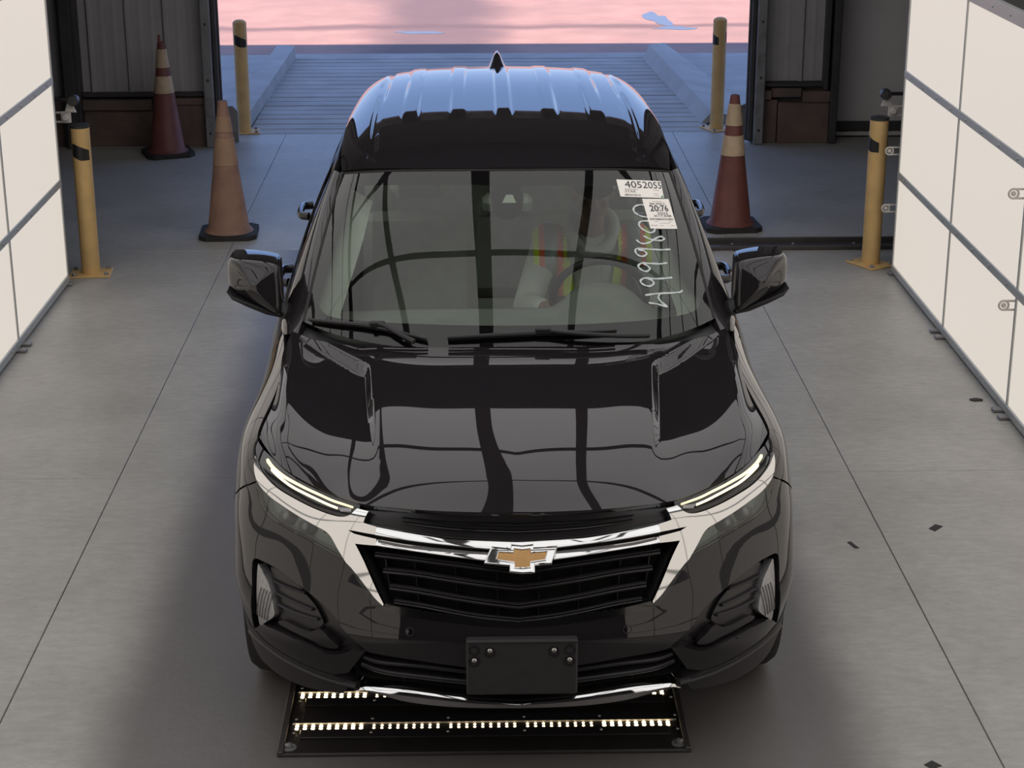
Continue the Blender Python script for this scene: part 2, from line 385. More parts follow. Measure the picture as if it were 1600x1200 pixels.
# nose, wings and sides: rows by height, columns from the centre line round the corner to the tail
WU = [0,.25,.46,.65,.80,.94,1.12,1.51,1.91,2.33,3.18,3.88,4.24,4.69,5.10]
WV = [.24,.32,.42,.52,.62,.72,.81,.88,.96]
R = [
 [(0,.075),(.25,.09),(.45,.13),(.62,.205),(.735,.31),(.815,.43),(.865,.56),(.885,.93),(.87,1.33),(.865,1.75),(.865,2.6),(.87,3.3),(.88,3.655),(.85,4.1),(.75,4.52)],
 [(0,.045),(.25,.06),(.455,.105),(.625,.175),(.75,.28),(.838,.405),(.882,.55),(.905,.93),(.885,1.33),(.88,1.75),(.88,2.6),(.885,3.3),(.90,3.655),(.87,4.1),(.80,4.52)],
 [(0,.010),(.25,.024),(.46,.068),(.635,.142),(.762,.245),(.852,.375),(.895,.54),(.916,.93),(.895,1.33),(.888,1.75),(.888,2.6),(.895,3.3),(.912,3.655),(.885,4.1),(.83,4.52)],
 [(0,.0),(.25,.014),(.46,.060),(.635,.136),(.765,.243),(.856,.375),(.90,.54),(.920,.93),(.90,1.33),(.892,1.75),(.890,2.6),(.90,3.3),(.918,3.655),(.89,4.1),(.84,4.52)],
 [(0,.032),(.25,.046),(.46,.092),(.632,.163),(.76,.266),(.853,.392),(.90,.55),(.921,.93),(.905,1.33),(.897,1.75),(.895,2.6),(.905,3.3),(.92,3.655),(.893,4.1),(.845,4.51)],
 [(0,.055),(.25,.069),(.456,.116),(.623,.189),(.752,.294),(.846,.42),(.896,.56),(.920,.93),(.908,1.33),(.902,1.75),(.902,2.6),(.91,3.3),(.92,3.655),(.893,4.1),(.845,4.50)],
 [(0,.075),(.25,.089),(.45,.137),(.612,.211),(.742,.32),(.833,.45),(.886,.58),(.911,.93),(.902,1.33),(.902,1.75),(.905,2.6),(.91,3.3),(.917,3.655),(.89,4.1),(.84,4.49)],
]
r7 = [(0,.093,.868),(.25,.106,.870),(.455,.155,.872),(.598,.232,.874),(.722,.342,.880),(.814,.475,.888),(.868,.61,.898),(.884,.93,.915),(.872,1.33,.925),(.885,1.75,.94),(.890,2.6,.95),(.892,3.3,.96),(.892,3.655,.965),(.868,4.1,.97),(.82,4.48,.98)]
r8 = [(0,.093,.910),(.25,.117,.909),(.455,.179,.906),(.59,.27,.913),(.71,.392,.928),(.79,.535,.946),(.832,.64,.957),(.803,.94,1.003),(.810,1.33,1.045),(.845,1.75,1.04),(.850,2.6,1.055),(.840,3.3,1.075),(.828,3.655,1.09),(.788,4.1,1.10),(.755,4.45,1.11)]
def wrap_net():
    P = np.zeros((15, 9, 3))
    for r in range(7):
        for c in range(15): P[c, r] = (*R[r][c], WV[r])
    P[:, 7] = r7; P[:, 8] = r8
    P[7:, :8, 0] *= 1.02; P[5:7, 3:8, 0] *= 1.016; P[9:, 8, 0] *= 1.015
    return P
WRAP = Surf(mirror_k(WU), WV, mirror_net(wrap_net()))

# windscreen
WSB = np.array([(0,1.175,1.062),(.25,1.195,1.064),(.5,1.275,1.072),(.65,1.365,1.082),(.757,1.475,1.092)])
WST = np.array([(0,1.925,1.555),(.22,1.935,1.553),(.44,1.965,1.545),(.565,2.01,1.530),(.640,2.07,1.512)])
def ws_net():
    P = np.zeros((5, 4, 3))
    for r, t in enumerate([0,.33,.67,1]):
        P[:, r] = WSB+(WST-WSB)*t; P[:, r, 2] += .022*4*t*(1-t); P[:, r, 1] -= .012*4*t*(1-t)
    return P
WS = Surf(mirror_k([0,.25,.5,.66,.80]), [0,.3,.6,.9], mirror_net(ws_net()))

# roof
RX = [0,.2,.4,.52,.60,.645,.668]
RY = [(1.925,1.555),(2.15,1.592),(2.5,1.622),(2.9,1.634),(3.3,1.640),(3.7,1.630),(4.05,1.599),(4.35,1.550)]
EDG = [(.640,2.07,1.512),(.656,2.25,1.528),(.668,2.55,1.541),(.670,2.92,1.550),(.662,3.3,1.546),(.646,3.68,1.530),(.618,3.98,1.502),(.585,4.22,1.465)]
def roof_net():
    P = np.zeros((7, 8, 3))
    f0 = np.array([0,.05,.17,.33,.54,.77,1.0]); f1 = np.array([0,.03,.11,.23,.41,.68,1.0])
    for r in range(8):
        y0, z0 = RY[r]; e = EDG[r]; k = min(1, max(0, (r-2)/4)); f = f0*(1-k)+f1*k
        for c in range(7):
            q = RX[c]/.668
            P[c, r] = (e[0]*q, y0+(e[1]-y0)*q**2.6, z0+(e[2]-z0)*f[c])
    return P
def roof_disp(X):
    X = X.copy(); ax = X[:, 0]; y = X[:, 1]
    rib = np.zeros(len(X))
    for k in (-2,-1,0,1,2):
        d = np.abs(ax-k*.195); rib = np.maximum(rib, 1-sstep(.026, .036, d))
    X[:, 2] += .007*rib*sstep(2.55, 2.75, y)*(1-sstep(4.05, 4.22, y))
    d = np.abs(np.abs(ax)-.53*(1-.06*np.clip((y-3.3), 0, 1)**2))
    X[:, 2] -= .010*(1-sstep(.012, .020, d))*sstep(2.05, 2.2, y)
    return X
ROOF = Surf(mirror_k([0,.2,.4,.52,.60,.645,.69]), [0,.23,.58,.98,1.38,1.78,2.13,2.45], mirror_net(roof_net()), roof_disp)

# glasshouse sides: x over (y, z), right-hand side; the left is its mirror image
SY = [1.3,1.7,2.2,2.8,3.4,3.9,4.4]; SZ = [.95,1.15,1.35,1.55]
SX = [(.868,.882,.888,.890,.885,.865,.82),(.795,.818,.832,.838,.830,.805,.755),(.70,.732,.752,.760,.750,.725,.675),(.595,.630,.655,.664,.652,.625,.575)]
SIDE = Surf(SY, SZ, [[(SX[j][i], SY[i], SZ[j]) for j in range(4)] for i in range(7)])
# --- end of surfaces ----------------------------------------------------------------------------

# ------------------------------------------------------------------ the building
WB = 9.93           # inner face of the wall with the big door
DX0, DX1, DH = -2.18, 2.10, 3.42
X0, X1, Y0, ZC = -6.5, 6.5, -9.0, 5.2
floor = structure(MB().box(X0, X1, Y0, 10.42, -.35, -.05).build('floor', M['concrete']))
ys = [Y0, -5.19, -1.26, 2.667, 6.60, 10.42]; xs = [X0, -4.9, -1.722, 1.55, 4.75, X1]
for i in range(5):
    for j in range(5):
        g = .0018
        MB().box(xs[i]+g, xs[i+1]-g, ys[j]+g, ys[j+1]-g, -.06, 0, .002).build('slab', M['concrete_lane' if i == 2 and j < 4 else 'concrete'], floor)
structure(MB().box(X0-.2, X1+.2, Y0-.2, 10.35, ZC, ZC+.25).build('ceiling', M['ceiling']))
for nm, a in dict(wall_left=(X0-.2, X0, Y0-.2, 10.35), wall_right=(X1, X1+.2, Y0-.2, 10.35), wall_front=(X0, X1, Y0-.2, Y0)).items():
    w = structure(MB().box(*a, -.3, ZC).build(nm, M['wall_dark']))
wb = MB()
wb.box(X0, DX0-.14, WB+.10, WB+.22, -.05, ZC); wb.box(DX1+.14, 2.86, WB+.10, WB+.22, -.05, ZC); wb.box(2.86, X1, WB+.30, WB+.40, -.05, ZC); wb.box(2.80, 2.86, WB+.10, WB+.40, -.05, ZC)
wb.box(DX0-.14, DX1+.14, WB+.10, WB+.22, DH, ZC)
wallb = structure(wb.build('wall_back', M['wall_dark']))
def corrugated(x0, x1, z0, z1, y, m, phase=0):
    """ribbed metal sheet: tall ribs every 30 cm with two low ones between"""
    pts = []; x = x0
    while x < x1-1e-6:
        q = ((x-phase) % .305)
        d = 0
        for c, h, w in ((.03, .024, .022), (.13, .0025, .02), (.225, .0025, .02)):
            d = max(d, h*max(0, min(1, (w-abs(q-c))/(w*.45))))
        pts.append((x, y-d)); x += .0085
    pts.append((x1, y))
    n = len(pts); v = [(a, b, z) for z in (z0, z1) for a, b in pts]; f = [(k, k+1, n+k+1, n+k) for k in range(n-1)]
    v += [(x0, y+.02, z0), (x1, y+.02, z0), (x0, y+.02, z1), (x1, y+.02, z1)]; f += [(2*n+1, 2*n, 2*n+2, 2*n+3), (2*n, 0, n, 2*n+2), (n-1, 2*n+1, 2*n+3, 2*n-1), tuple(range(n))[::-1]+(2*n, 2*n+1), tuple(range(n, 2*n))+(2*n+3, 2*n+2)]
    return MB().add(v, f).build('wall_panel', m, wallb, smooth=20)
corrugated(-3.31, -2.325, .44, ZC, WB+.075, M['wall_sheet'], .10)
corrugated(-4.40, -3.46, .40, ZC, WB+.075, M['wall_sheet'], .05)
corrugated(2.20, 2.72, .50, ZC, WB+.075, M['wall_sheet'], .07)
MB().box(-3.46, -3.31, WB-.06, WB+.1, 0, ZC, .01).box(-3.43, -3.34, WB-.10, WB-.05, 0, ZC, .006).build('steel_column', M['steel_dark'], wallb)
# ledges and boards at the foot of the wall
MB().box(-3.31, -2.325, WB+.02, WB+.11, .405, .44, .004).build('girt', M['steel_dark'], wallb)
MB().box(-3.31, -2.75, WB-.015, WB+.10, .30, .385, .005).build('plank', M['wood'], wallb)
MB().box(-2.74, -2.325, WB-.005, WB+.10, .34, .395, .005).build('plank', M['wood'], wallb)
MB().box(-3.31, -2.60, WB+.02, WB+.10, .0, .295, .006).build('plank', M['wood'], wallb)
MB().box(-2.595, -2.325, WB-.0, WB+.10, .0, .335, .006).build('plank', M['wood'], wallb)
MB().box(-4.4, -3.46, WB+.02, WB+.10, .0, .38, .006).build('plank', M['wood'], wallb)
MB().box(2.20, 2.74, WB+.02, WB+.11, .46, .495, .004).build('girt', M['steel_dark'], wallb)
MB().box(2.20, 2.30, WB-.02, WB+.10, .36, .435, .005).build('plank', M['wood'], wallb)
MB().box(2.305, 2.55, WB+.01, WB+.10, .375, .45, .005).build('plank', M['wood'], wallb)
MB().box(2.555, 2.78, WB-.03, WB+.10, .34, .43, .005).build('plank', M['wood'], wallb)
MB().box(2.20, 2.355, WB+.01, WB+.10, .0, .355, .006).build('plank', M['wood'], wallb)
MB().box(2.36, 2.78, WB-.01, WB+.10, .0, .335, .006).build('plank', M['wood'], wallb)
MB().box(2.72, 2.76, WB-.02, WB+.10, .44, ZC, .006).box(2.78, 2.84, WB-.05, WB+.30, 0, ZC, .008).build('steel_column', M['steel_dark'], wallb)
structure(MB().box(2.86, X1, WB+.27, WB+.31, .02, ZC).build('wall_recess', M['wall_plain']))
structure(MB().box(2.86, X1, WB+.235, WB+.27, .055, .13, .006).build('baseboard_back', M['steel_dark']))
structure(MB().box(2.86, X1, WB+.22, WB+.27, .012, .045, .006).build('trim_1', M['white_trim']))
# door: steel jambs with a track, header above
door = structure(MB().box(DX0-.15, DX1+.15, WB-.03, WB+.10, DH-.02, DH+.20, .01).build('door_1', M['steel']))
for s, xa in ((-1, DX0), (1, DX1)):
    j = MB()
    a, b = (xa-.135, xa-.055) if s < 0 else (xa+.055, xa+.135)
    j.box(a, b, WB-.07, WB+.12, 0, DH, .008).build('door_jamb', M['steel'], door)
    a, b = (xa-.05, xa-.015) if s < 0 else (xa+.015, xa+.05)
    MB().box(a, b, WB-.03, WB+.10, .02, DH, .006).box(min(xa, a), max(xa, b), WB+.02, WB+.06, .02, DH, .004).build('door_track', M['steel_dark'], door)
    for z in (.12, .55, 1.0, 1.6):
        MB().sphere((xa+s*.095, WB-.073, z), (.012, .007, .012), 8, 6).build('bolt', M['steel_dark'], door)
    a, b = (xa-.02, xa+.10) if s < 0 else (xa-.10, xa+.02)
    MB().prism([(a, .0), (b, .0), (b if s < 0 else a+.04, .26), (a if s > 0 else b-.04, .30), (a, .30)] if s < 0 else [(a, 0), (b, 0), (b, .30), (a+.03, .26)], WB+.16, WB+.20, ax='y').build('door_guard', M['steel'], door)
# floor rail on the right
rail = MB().box(1.30, 2.62, 6.51, 6.555, 0, .028, .004).box(1.30, 2.62, 6.60, 6.685, 0, .012, .003).box(1.30, 2.62, 6.67, 6.69, 0, .045, .004)
rail_t = rail.build('floor_rail', M['steel_dark']); tag(rail_t, 'dark steel rail bolted across the floor behind the right mirror', 'rail')
for x in (1.55, 1.95, 2.35): MB().sphere((x, 6.635, .013), (.011, .011, .007), 8, 6).build('bolt', M['steel'], rail_t)
# outside: yard, ramp between two kerbs
yard = structure(MB().box(-40, 40, 14.75, 90, -.30, -.004).build('road', M['asphalt']))
apl = structure(MB().box(-12, -2.06, 10.42, 14.75, -.30, -.006).build('pavement', M['concrete_out']))
apr = structure(MB().box(1.9, 12, 10.42, 14.75, -.30, -.006).build('pavement', M['concrete_out']))
ramp = structure(MB().box(-2.06, 1.9, 10.42, 14.75, -.30, -.03).build('ramp_ground', M['concrete_out']))
y = 10.43
while y < 14.3:
    w = .222+random.uniform(-.012, .012)
    MB().box(-2.05, 1.89, y, y+w-.022, -.05, random.uniform(-.001, .003), .008).build('slab', M['concrete_out'], ramp); y += w
MB().box(-2.05, 1.89, y, 14.74, -.05, .002, .006).build('slab', M['concrete_out'], ramp)
k = MB().prism([(-2.27, 10.62), (-2.06, 10.62), (-2.01, 14.45), (-2.20, 14.55)], 0, .13).build('kerb', M['concrete_out']); tag(k, 'pale concrete kerb along the left side of the ramp outside', 'kerb')
k2 = MB()
v = [(1.84, 10.80, 0), (2.45, 10.80, 0), (1.64, 14.3, 0), (1.95, 14.75, 0), (1.93, 10.80, .10), (2.30, 10.80, .03), (1.70, 14.3, .15), (1.90, 14.7, .11)]
k2.add(v, [(0, 2, 3, 1), (4, 5, 7, 6), (0, 4, 6, 2), (1, 3, 7, 5), (0, 1, 5, 4), (2, 6, 7, 3)]); k2 = k2.build('kerb', M['concrete_out']); tag(k2, 'sloping concrete kerb along the right side of the ramp outside', 'kerb')
def puddle(cx, cy, rx, ry, seed, label):
    r = np.random.default_rng(seed); n = 40; t = np.linspace(0, 2*PI, n, endpoint=False)
    q = 1+sum(r.normal(0, .32/k)*np.cos(k*t+r.uniform(0, 6)) for k in range(2, 8))
    p = [(cx+rx*a*math.cos(b), cy+ry*a*math.sin(b)) for a, b in zip(q, t)]
    o = MB().prism(p, -.006, -.001).build('puddle', M['wet'], smooth=0); tag(o, label, 'puddle')
puddle(2.08, 17.35, .13, .55, 3, 'shallow puddle on the sunlit asphalt near the right bollard'); puddle(2.22, 16.55, .30, .10, 8, 'narrow puddle on the asphalt just in front of the shallow puddle'); puddle(-.75, 16.3, .28, .10, 5, 'small puddle on the sunlit asphalt beyond the car roof')

# ------------------------------------------------------------------ lit panel walls
def light_wall(name, label, x, sgn, yend, ncol, z_levels, zbase, latches=()):
    """sgn=+1: lit face looks to +x (left wall)"""
    t = thing(name, label, 'light panel', (x, 0, 0))
    th = .09*sgn; P = 1.285; xa, xb = sorted((0, -th)); ylo = yend-ncol*P
    MB().box(*sorted((-.03*sgn, -th)), ylo, yend, zbase, z_levels[-1]).build('backing', M['panel_back'], t)
    for c in range(ncol):
        for r in range(len(z_levels)-1):
            y1 = yend-c*P; y0 = y1-P
            MB().box(*sorted((-.004*sgn, -.028*sgn)), y0+.012, y1-.012, z_levels[r]+.012, z_levels[r+1]-.012, .004).build('lit_panel', M['panel_light'], t)
    for zi, z in enumerate(z_levels):
        lo, hi = (z-.022, z+.024) if 0 < zi < len(z_levels)-1 else ((zbase, z+.012) if zi == 0 else (z-.02, z+.05))
        MB().box(*sorted((.004*sgn, -.03*sgn)), ylo, yend+.008, lo, hi, .003).build('frame_bar', M['panel_frame'], t)
        for k in range(int(ncol*4)):
            yy = yend-.16-k*P/4
            MB().sphere((.005*sgn, yy, (lo+hi)/2), (.004, .009, .009), 8, 6).build('screw', M['screw'], t)
    for c in range(ncol+1):
        yy = yend-c*P
        MB().box(*sorted((.002*sgn, -.03*sgn)), yy-.010, yy+.010, zbase, z_levels[-1], .002).build('frame_bar', M['panel_frame'], t)
    for c in range(ncol):
        yy = yend-(c+1)*P
        for dy in (-.05, .06): MB().box(*sorted((.05*sgn, -.03*sgn)), yy+dy-.025, yy+dy+.025, 0, .018, .004).build('foot', M['steel'], t)
    MB().box(*sorted((.03*sgn, -.03*sgn)), yend-.06, yend-.01, 0, .018, .004).build('foot', M['steel'], t)
    for (yy, zz) in latches:
        # a white loop on two prongs that sticks out of the seam into the lane
        L = MB(); xr = .052*sgn
        L.tube([(xr+.023*math.sin(a), yy, zz+.023*math.cos(a)) for a in np.linspace(0, 2*PI, 16, endpoint=False)], .0055, 6, True)
        L.sphere((xr, yy, zz), (.013, .006, .013), 10, 6)
        for dz in (-.022, .022): L.tube([(xr, yy, zz+dz), (-.02*sgn, yy, zz+dz)], .0055, 6)
        L.build('latch', M['white_plastic'], t)
    return t
light_wall('light_wall', 'white backlit panel wall standing along the left side of the lane', -2.60, 1, 5.84, 8, [.045, .625, 1.237, 1.85], .012)
light_wall('light_wall', 'white backlit panel wall standing along the right side of the lane', 2.45, -1, 5.95, 8, [.042, .617, 1.232, 1.85], .012, [(6.0, .757), (6.0, .40), (3.395, 1.10), (3.395, .555)])
# upper tier and canopy of lit panels overhead (seen mirrored in the car)
cz = 4.45
can = thing('light_canopy', 'overhead canopy of white backlit panels above the lane, mirrored in the bonnet', 'light panel', (0, 0, 0))
CX = [-2.62, -1.45, -.21, .84, 2.5]; CY = [5.85-1.285*k for k in range(9)]
for i in range(4):
    for j in range(8):
        MB().box(CX[i]+.02, CX[i+1]-.02, CY[j+1]+.012, CY[j]-.012, cz, cz+.03).build('lit_panel', M['canopy_light'], can)
MB().box(CX[0]-.05, CX[-1]+.05, CY[-1], CY[0]+.03, cz+.04, cz+.10).build('backing', M['panel_back'], can)
for i, x in enumerate(CX):
    w = .085 if i == 2 else .055
    MB().box(x-w, x+w, CY[-1], CY[0], cz-.012, cz+.035, .004).build('frame_bar', M['steel_dark'], can)
for yy in CY: MB().box(CX[0], CX[-1], yy-.045, yy+.045, cz-.010, cz+.034, .004).build('frame_bar', M['steel_dark'], can)
for s, x in ((1, -2.66), (-1, 2.53)):
    zs = [2.10, 2.72, 3.34, 3.96, 4.40]
    for r in range(4):
        for j in range(8):
            MB().box(*sorted((x, x-.03*s)), CY[j+1]+.012, CY[j]-.012, zs[r]+.012, zs[r+1]-.012).build('lit_panel', M['canopy_light'], can)
    MB().box(*sorted((x-.04*s, x-.10*s)), CY[-1], CY[0]+.02, 1.95, 4.5).build('backing', M['panel_back'], can)
    for z in zs: MB().box(*sorted((x+.008*s, x-.035*s)), CY[-1], CY[0], z-.022, z+.022, .004).build('frame_bar', M['steel_dark'], can)
    for yy in (CY[0]-.05, CY[4], CY[8]+.05): MB().box(*sorted((x-.11*s, x-.16*s)), yy-.03, yy+.03, 0, 4.5, .006).build('post', M['steel_dark'], can)

# small cameras on white brackets at the ends of the panel walls
def cam_unit(x, y, z, s, label):
    t = thing('scan_camera', label, 'camera', (x, y, z))
    MB().box(-.035*s-.03, -.035*s+.03, .0, .012, -.035, .035, .003).box(*sorted((-.065*s, -.17*s)), .0, .008, .022, .034, .002).box(*sorted((-.065*s, -.17*s)), .0, .008, -.034, -.022, .002).prism([(-.04, .03), (.03, .03), (.012, .07), (-.02, .085)], 0, .010, ax='y').build('bracket', M['white_plastic'], t)
    MB().lathe([(.016, 0), (.02, .003), (.02, .02)], 14, (-.035*s, 0, 0), axis='y').xf(Matrix.Translation((0, -.02, 0))).build('dial', M['white_plastic'], t)
    MB().lathe([(.030, -.045), (.034, -.035), (.034, .01), (.022, .03), (.014, .075)], 16, (.02*s, 0, .105), axis='y').build('camera_body', M['black_plastic'], t)
    MB().box(*sorted((0, -.11*s)), -.005, .02, .095, .115, .003).build('mount_arm', M['black_plastic'], t)
cam_unit(-2.545, 6.03, .985, 1, 'small camera on a white bracket at the end of the left light wall')
cam_unit(2.415, 6.20, .965, -1, 'small camera on a white bracket at the end of the right light wall')

# ------------------------------------------------------------------ bollards and cones
def bollard(x, y, rz, dome, label):
    t = thing('bollard', label, 'bollard', (x, y, 0), rz, 'yellow bollards'); R_, H = .057, .93
    MB().lathe([(R_, .008), (R_, H-.004), (R_-.003, H)], 28, caps=False).build('post', M['yellow'], t)
    if dome: MB().lathe([(R_-.002, H-.004), (R_*.8, H+.010), (R_*.45, H+.018), (.001, H+.021)], 24).build('cap', M['yellow'], t)
    else: MB().lathe([(R_+.001, H-.012), (R_+.001, H+.003), (R_*.85, H+.008), (.001, H+.009)], 24).build('cap', M['black_cap'], t, 'black cap')
    MB().box(-.125, .125, -.10, .10, 0, .012, .003).build('base_plate', M['yellow'], t)
    for sx in (-1, 1):
        for sy in (-1, 1): MB().lathe([(.014, .012), (.014, .022), (.008, .03)], 8, (sx*.098, sy*.075, 0)).build('bolt', M['steel'], t)
    for a0 in (-PI/2-1.05, PI/2-1.05):       # slanted strips of black tape on the front and the back
        v = []; f = []; n = 10
        for k in range(n+1):
            a = a0+2.0*k/n; dz = -.050*k/n
            zt, zb = H-.095+dz, H-.095-.085+dz
            zt = min(zt, H-.105); zb = max(zb, H-.205)
            for zz in (zt, zb): v.append(((R_+.0012)*math.cos(a), (R_+.0012)*math.sin(a), zz))
        f = [(2*k+1, 2*k+3, 2*k+2, 2*k) for k in range(n)]
        MB().add(v, f).build('tape_stripe', M['black_tape'], t, 'black tape stripe')
    return t
bollard(-2.508, 6.06, .10, False, 'yellow bollard beside the end of the left light wall')
bollard(2.361, 6.16, -1.05, False, 'yellow bollard beside the end of the right light wall')
bollard(-2.08, 10.50, .15, True, 'yellow bollard at the foot of the left kerb outside the door')
bollard(1.938, 10.52, -1.2, True, 'yellow bollard at the foot of the right kerb outside the door')
def cone(x, y, rz, kind, label, tilt=0):
    t = thing('traffic_cone', label, 'cone', (x, y, 0), rz, 'traffic cones'); t.rotation_euler[0] = tilt
    H, r0, r1, zb = .90, .135, .030, .045
    def rad(z): return r0+(r1-r0)*(z-zb)/(H-zb)
    c = .05; b = .19
    MB().prism([(-b+c, -b), (b-c, -b), (b, -b+c), (b, b-c), (b-c, b), (-b+c, b), (-b, b-c), (-b, -b+c)], 0, .032).build('base', M['rubber'], t)
    main = M['cone_faded'] if kind == 'faded' else M['cone_red']
    MB().lathe([(.165, .030), (.150, .045), (rad(.06)+.004, .06), (rad(.5), .5), (rad(H-.01), H-.01), (rad(H), H), (rad(H)-.008, H), (.018, H-.03), (.001, H-.03)], 32).build('cone_body', main, t)
    bands = [(.50, .635), (.70, .845)] if kind != 'faded' else [(.48, .66), (.70, .80)]
    mb = M['cone_oldband'] if kind == 'faded' else M['cone_band']
    for z0, z1 in bands:
        MB().lathe([(rad(z0)+.001, z0), (rad(z0)+.0035, z0+.002), (rad(z1)+.0035, z1-.002), (rad(z1)+.001, z1)], 32, caps=False).build('band', mb, t, 'worn band' if kind == 'faded' else 'pale reflective band')
    if kind == 'torn':
        MB().prism([(-.028, H-.03), (-.004, H-.03), (-.008, H+.055), (-.024, H+.055)], -.012, .012, ax='y').build('torn_tip', main, t)
    return t
cone(-1.775, 7.02, .05, 'faded', 'faded dirty orange traffic cone with worn bands left of the car')
cone(1.605, 7.14, .08, 'banded', 'red traffic cone with two pale bands right of the car')
cone(-2.59, 9.62, .35, 'torn', 'red traffic cone with a torn tip standing against the metal wall')
# bits of litter
def scrap(x, y, w, d, rz, label):
    c, q = math.cos(rz), math.sin(rz); P = [(x+a*c-b*q, y+a*q+b*c) for a, b in ((-w, -d*.8), (w, -d), (w*.9, d), (-w*1.1, d*.9))]
    tag(MB().prism(P, .0, .002).build('tape_scrap', M['rubber']), label, 'debris')
scrap(1.785, 2.03, .017, .034, -.75, 'dark tape scrap on the floor right of the right floor joint'); scrap(1.407, 1.862, .009, .036, .30, 'narrow dark tape scrap on the floor left of the right floor joint')
scrap(1.326, .150, .02, .02, .6, 'dark scrap on the floor at the bottom edge of the view')
g = np.random.default_rng(4); P = [(2.365+.03*g.uniform(.6, 1.2)*math.cos(a), 3.607+.03*g.uniform(.5, 1.2)*math.sin(a)) for a in np.linspace(0, 2*PI, 9, endpoint=False)]
tag(MB().prism(P, 0, .004).build('dirt_clump', M['rubber']), 'dark dirt clump on the floor below the right light wall', 'debris')

# ------------------------------------------------------------------ lit tray in the floor under the nose
tray = thing('light_tray', 'black underbody light tray with rows of glowing diodes in the floor under the nose', 'light', (0, 0, 0))
tx0, tx1, ty0, ty1 = -.775, .565, .245, 1.35
MB().box(tx0, tx1, ty0, ty1, 0.0005, .008, .002).build('base_plate', M['tray_black'], tray)
for xa in (tx0, tx1-.022): MB().box(xa, xa+.022, ty0, ty1, .008, .020, .003).build('side_rail', M['steel_dark'], tray)
MB().box(tx0, tx1, ty0, ty0+.018, .006, .013, .003).build('front_rail', M['tray_black'], tray)
for xa in (tx0+.035, tx1-.035):
    MB().lathe([(.026, .008), (.026, .012), (.013, .013), (.012, .022), (.007, .026)], 12, (xa, ty0+.045, 0)).build('corner_bolt', M['steel'], tray)
led_me = {}
for nm, r in (('led', .0044), ('led_bright', .0062)):
    led_me[nm] = MB().lathe([(r, 0), (r, .0015), (r*.6, .003), (.0005, .0035)], 10).mesh('led', M[nm])
for yb in (.418, .632):
    bar = MB().box(-.712, .506, yb-.075, yb-.022, .008, .016, .002).box(-.712, .506, yb+.022, yb+.075, .008, .016, .002).box(-.745, .538, yb-.022, yb+.022, .008, .010).build('light_bar', M['tray_black'], tray)
    MB().box(-.742, .535, yb+.0175, yb+.0215, .010, .017, .001).build('lens_edge', M['steel'], bar)
    for k in range(5):
        for q in range(9):
            x = -.735+k*.2545+.0265*q+.010
            for dy in (-.0085, .0085):
                o = link('led', led_me['led_bright' if k in (0, 4) else 'led'], bar); o.location = (x, yb+dy, .010)
    for k in range(6):
        for dy in (-.045, .045): MB().sphere((-.73+k*.2525, yb+dy, .0165), (.0055, .0055, .003), 8, 6).build('screw', M['screw'], bar)
# broken mortar along the front of the tray
g = np.random.default_rng(11); pa = [(x, .228-.02*max(0, abs(x-.25)-.22)*4+g.uniform(-.012, .010)) for x in np.linspace(-.10, .60, 34)]; pb = [(x, .05+g.uniform(-.03, .03)) for x in np.linspace(.66, -.16, 22)]
MB().prism(pa+pb, .0, .003).build('mortar_edge', M['concrete_lane'], tray)

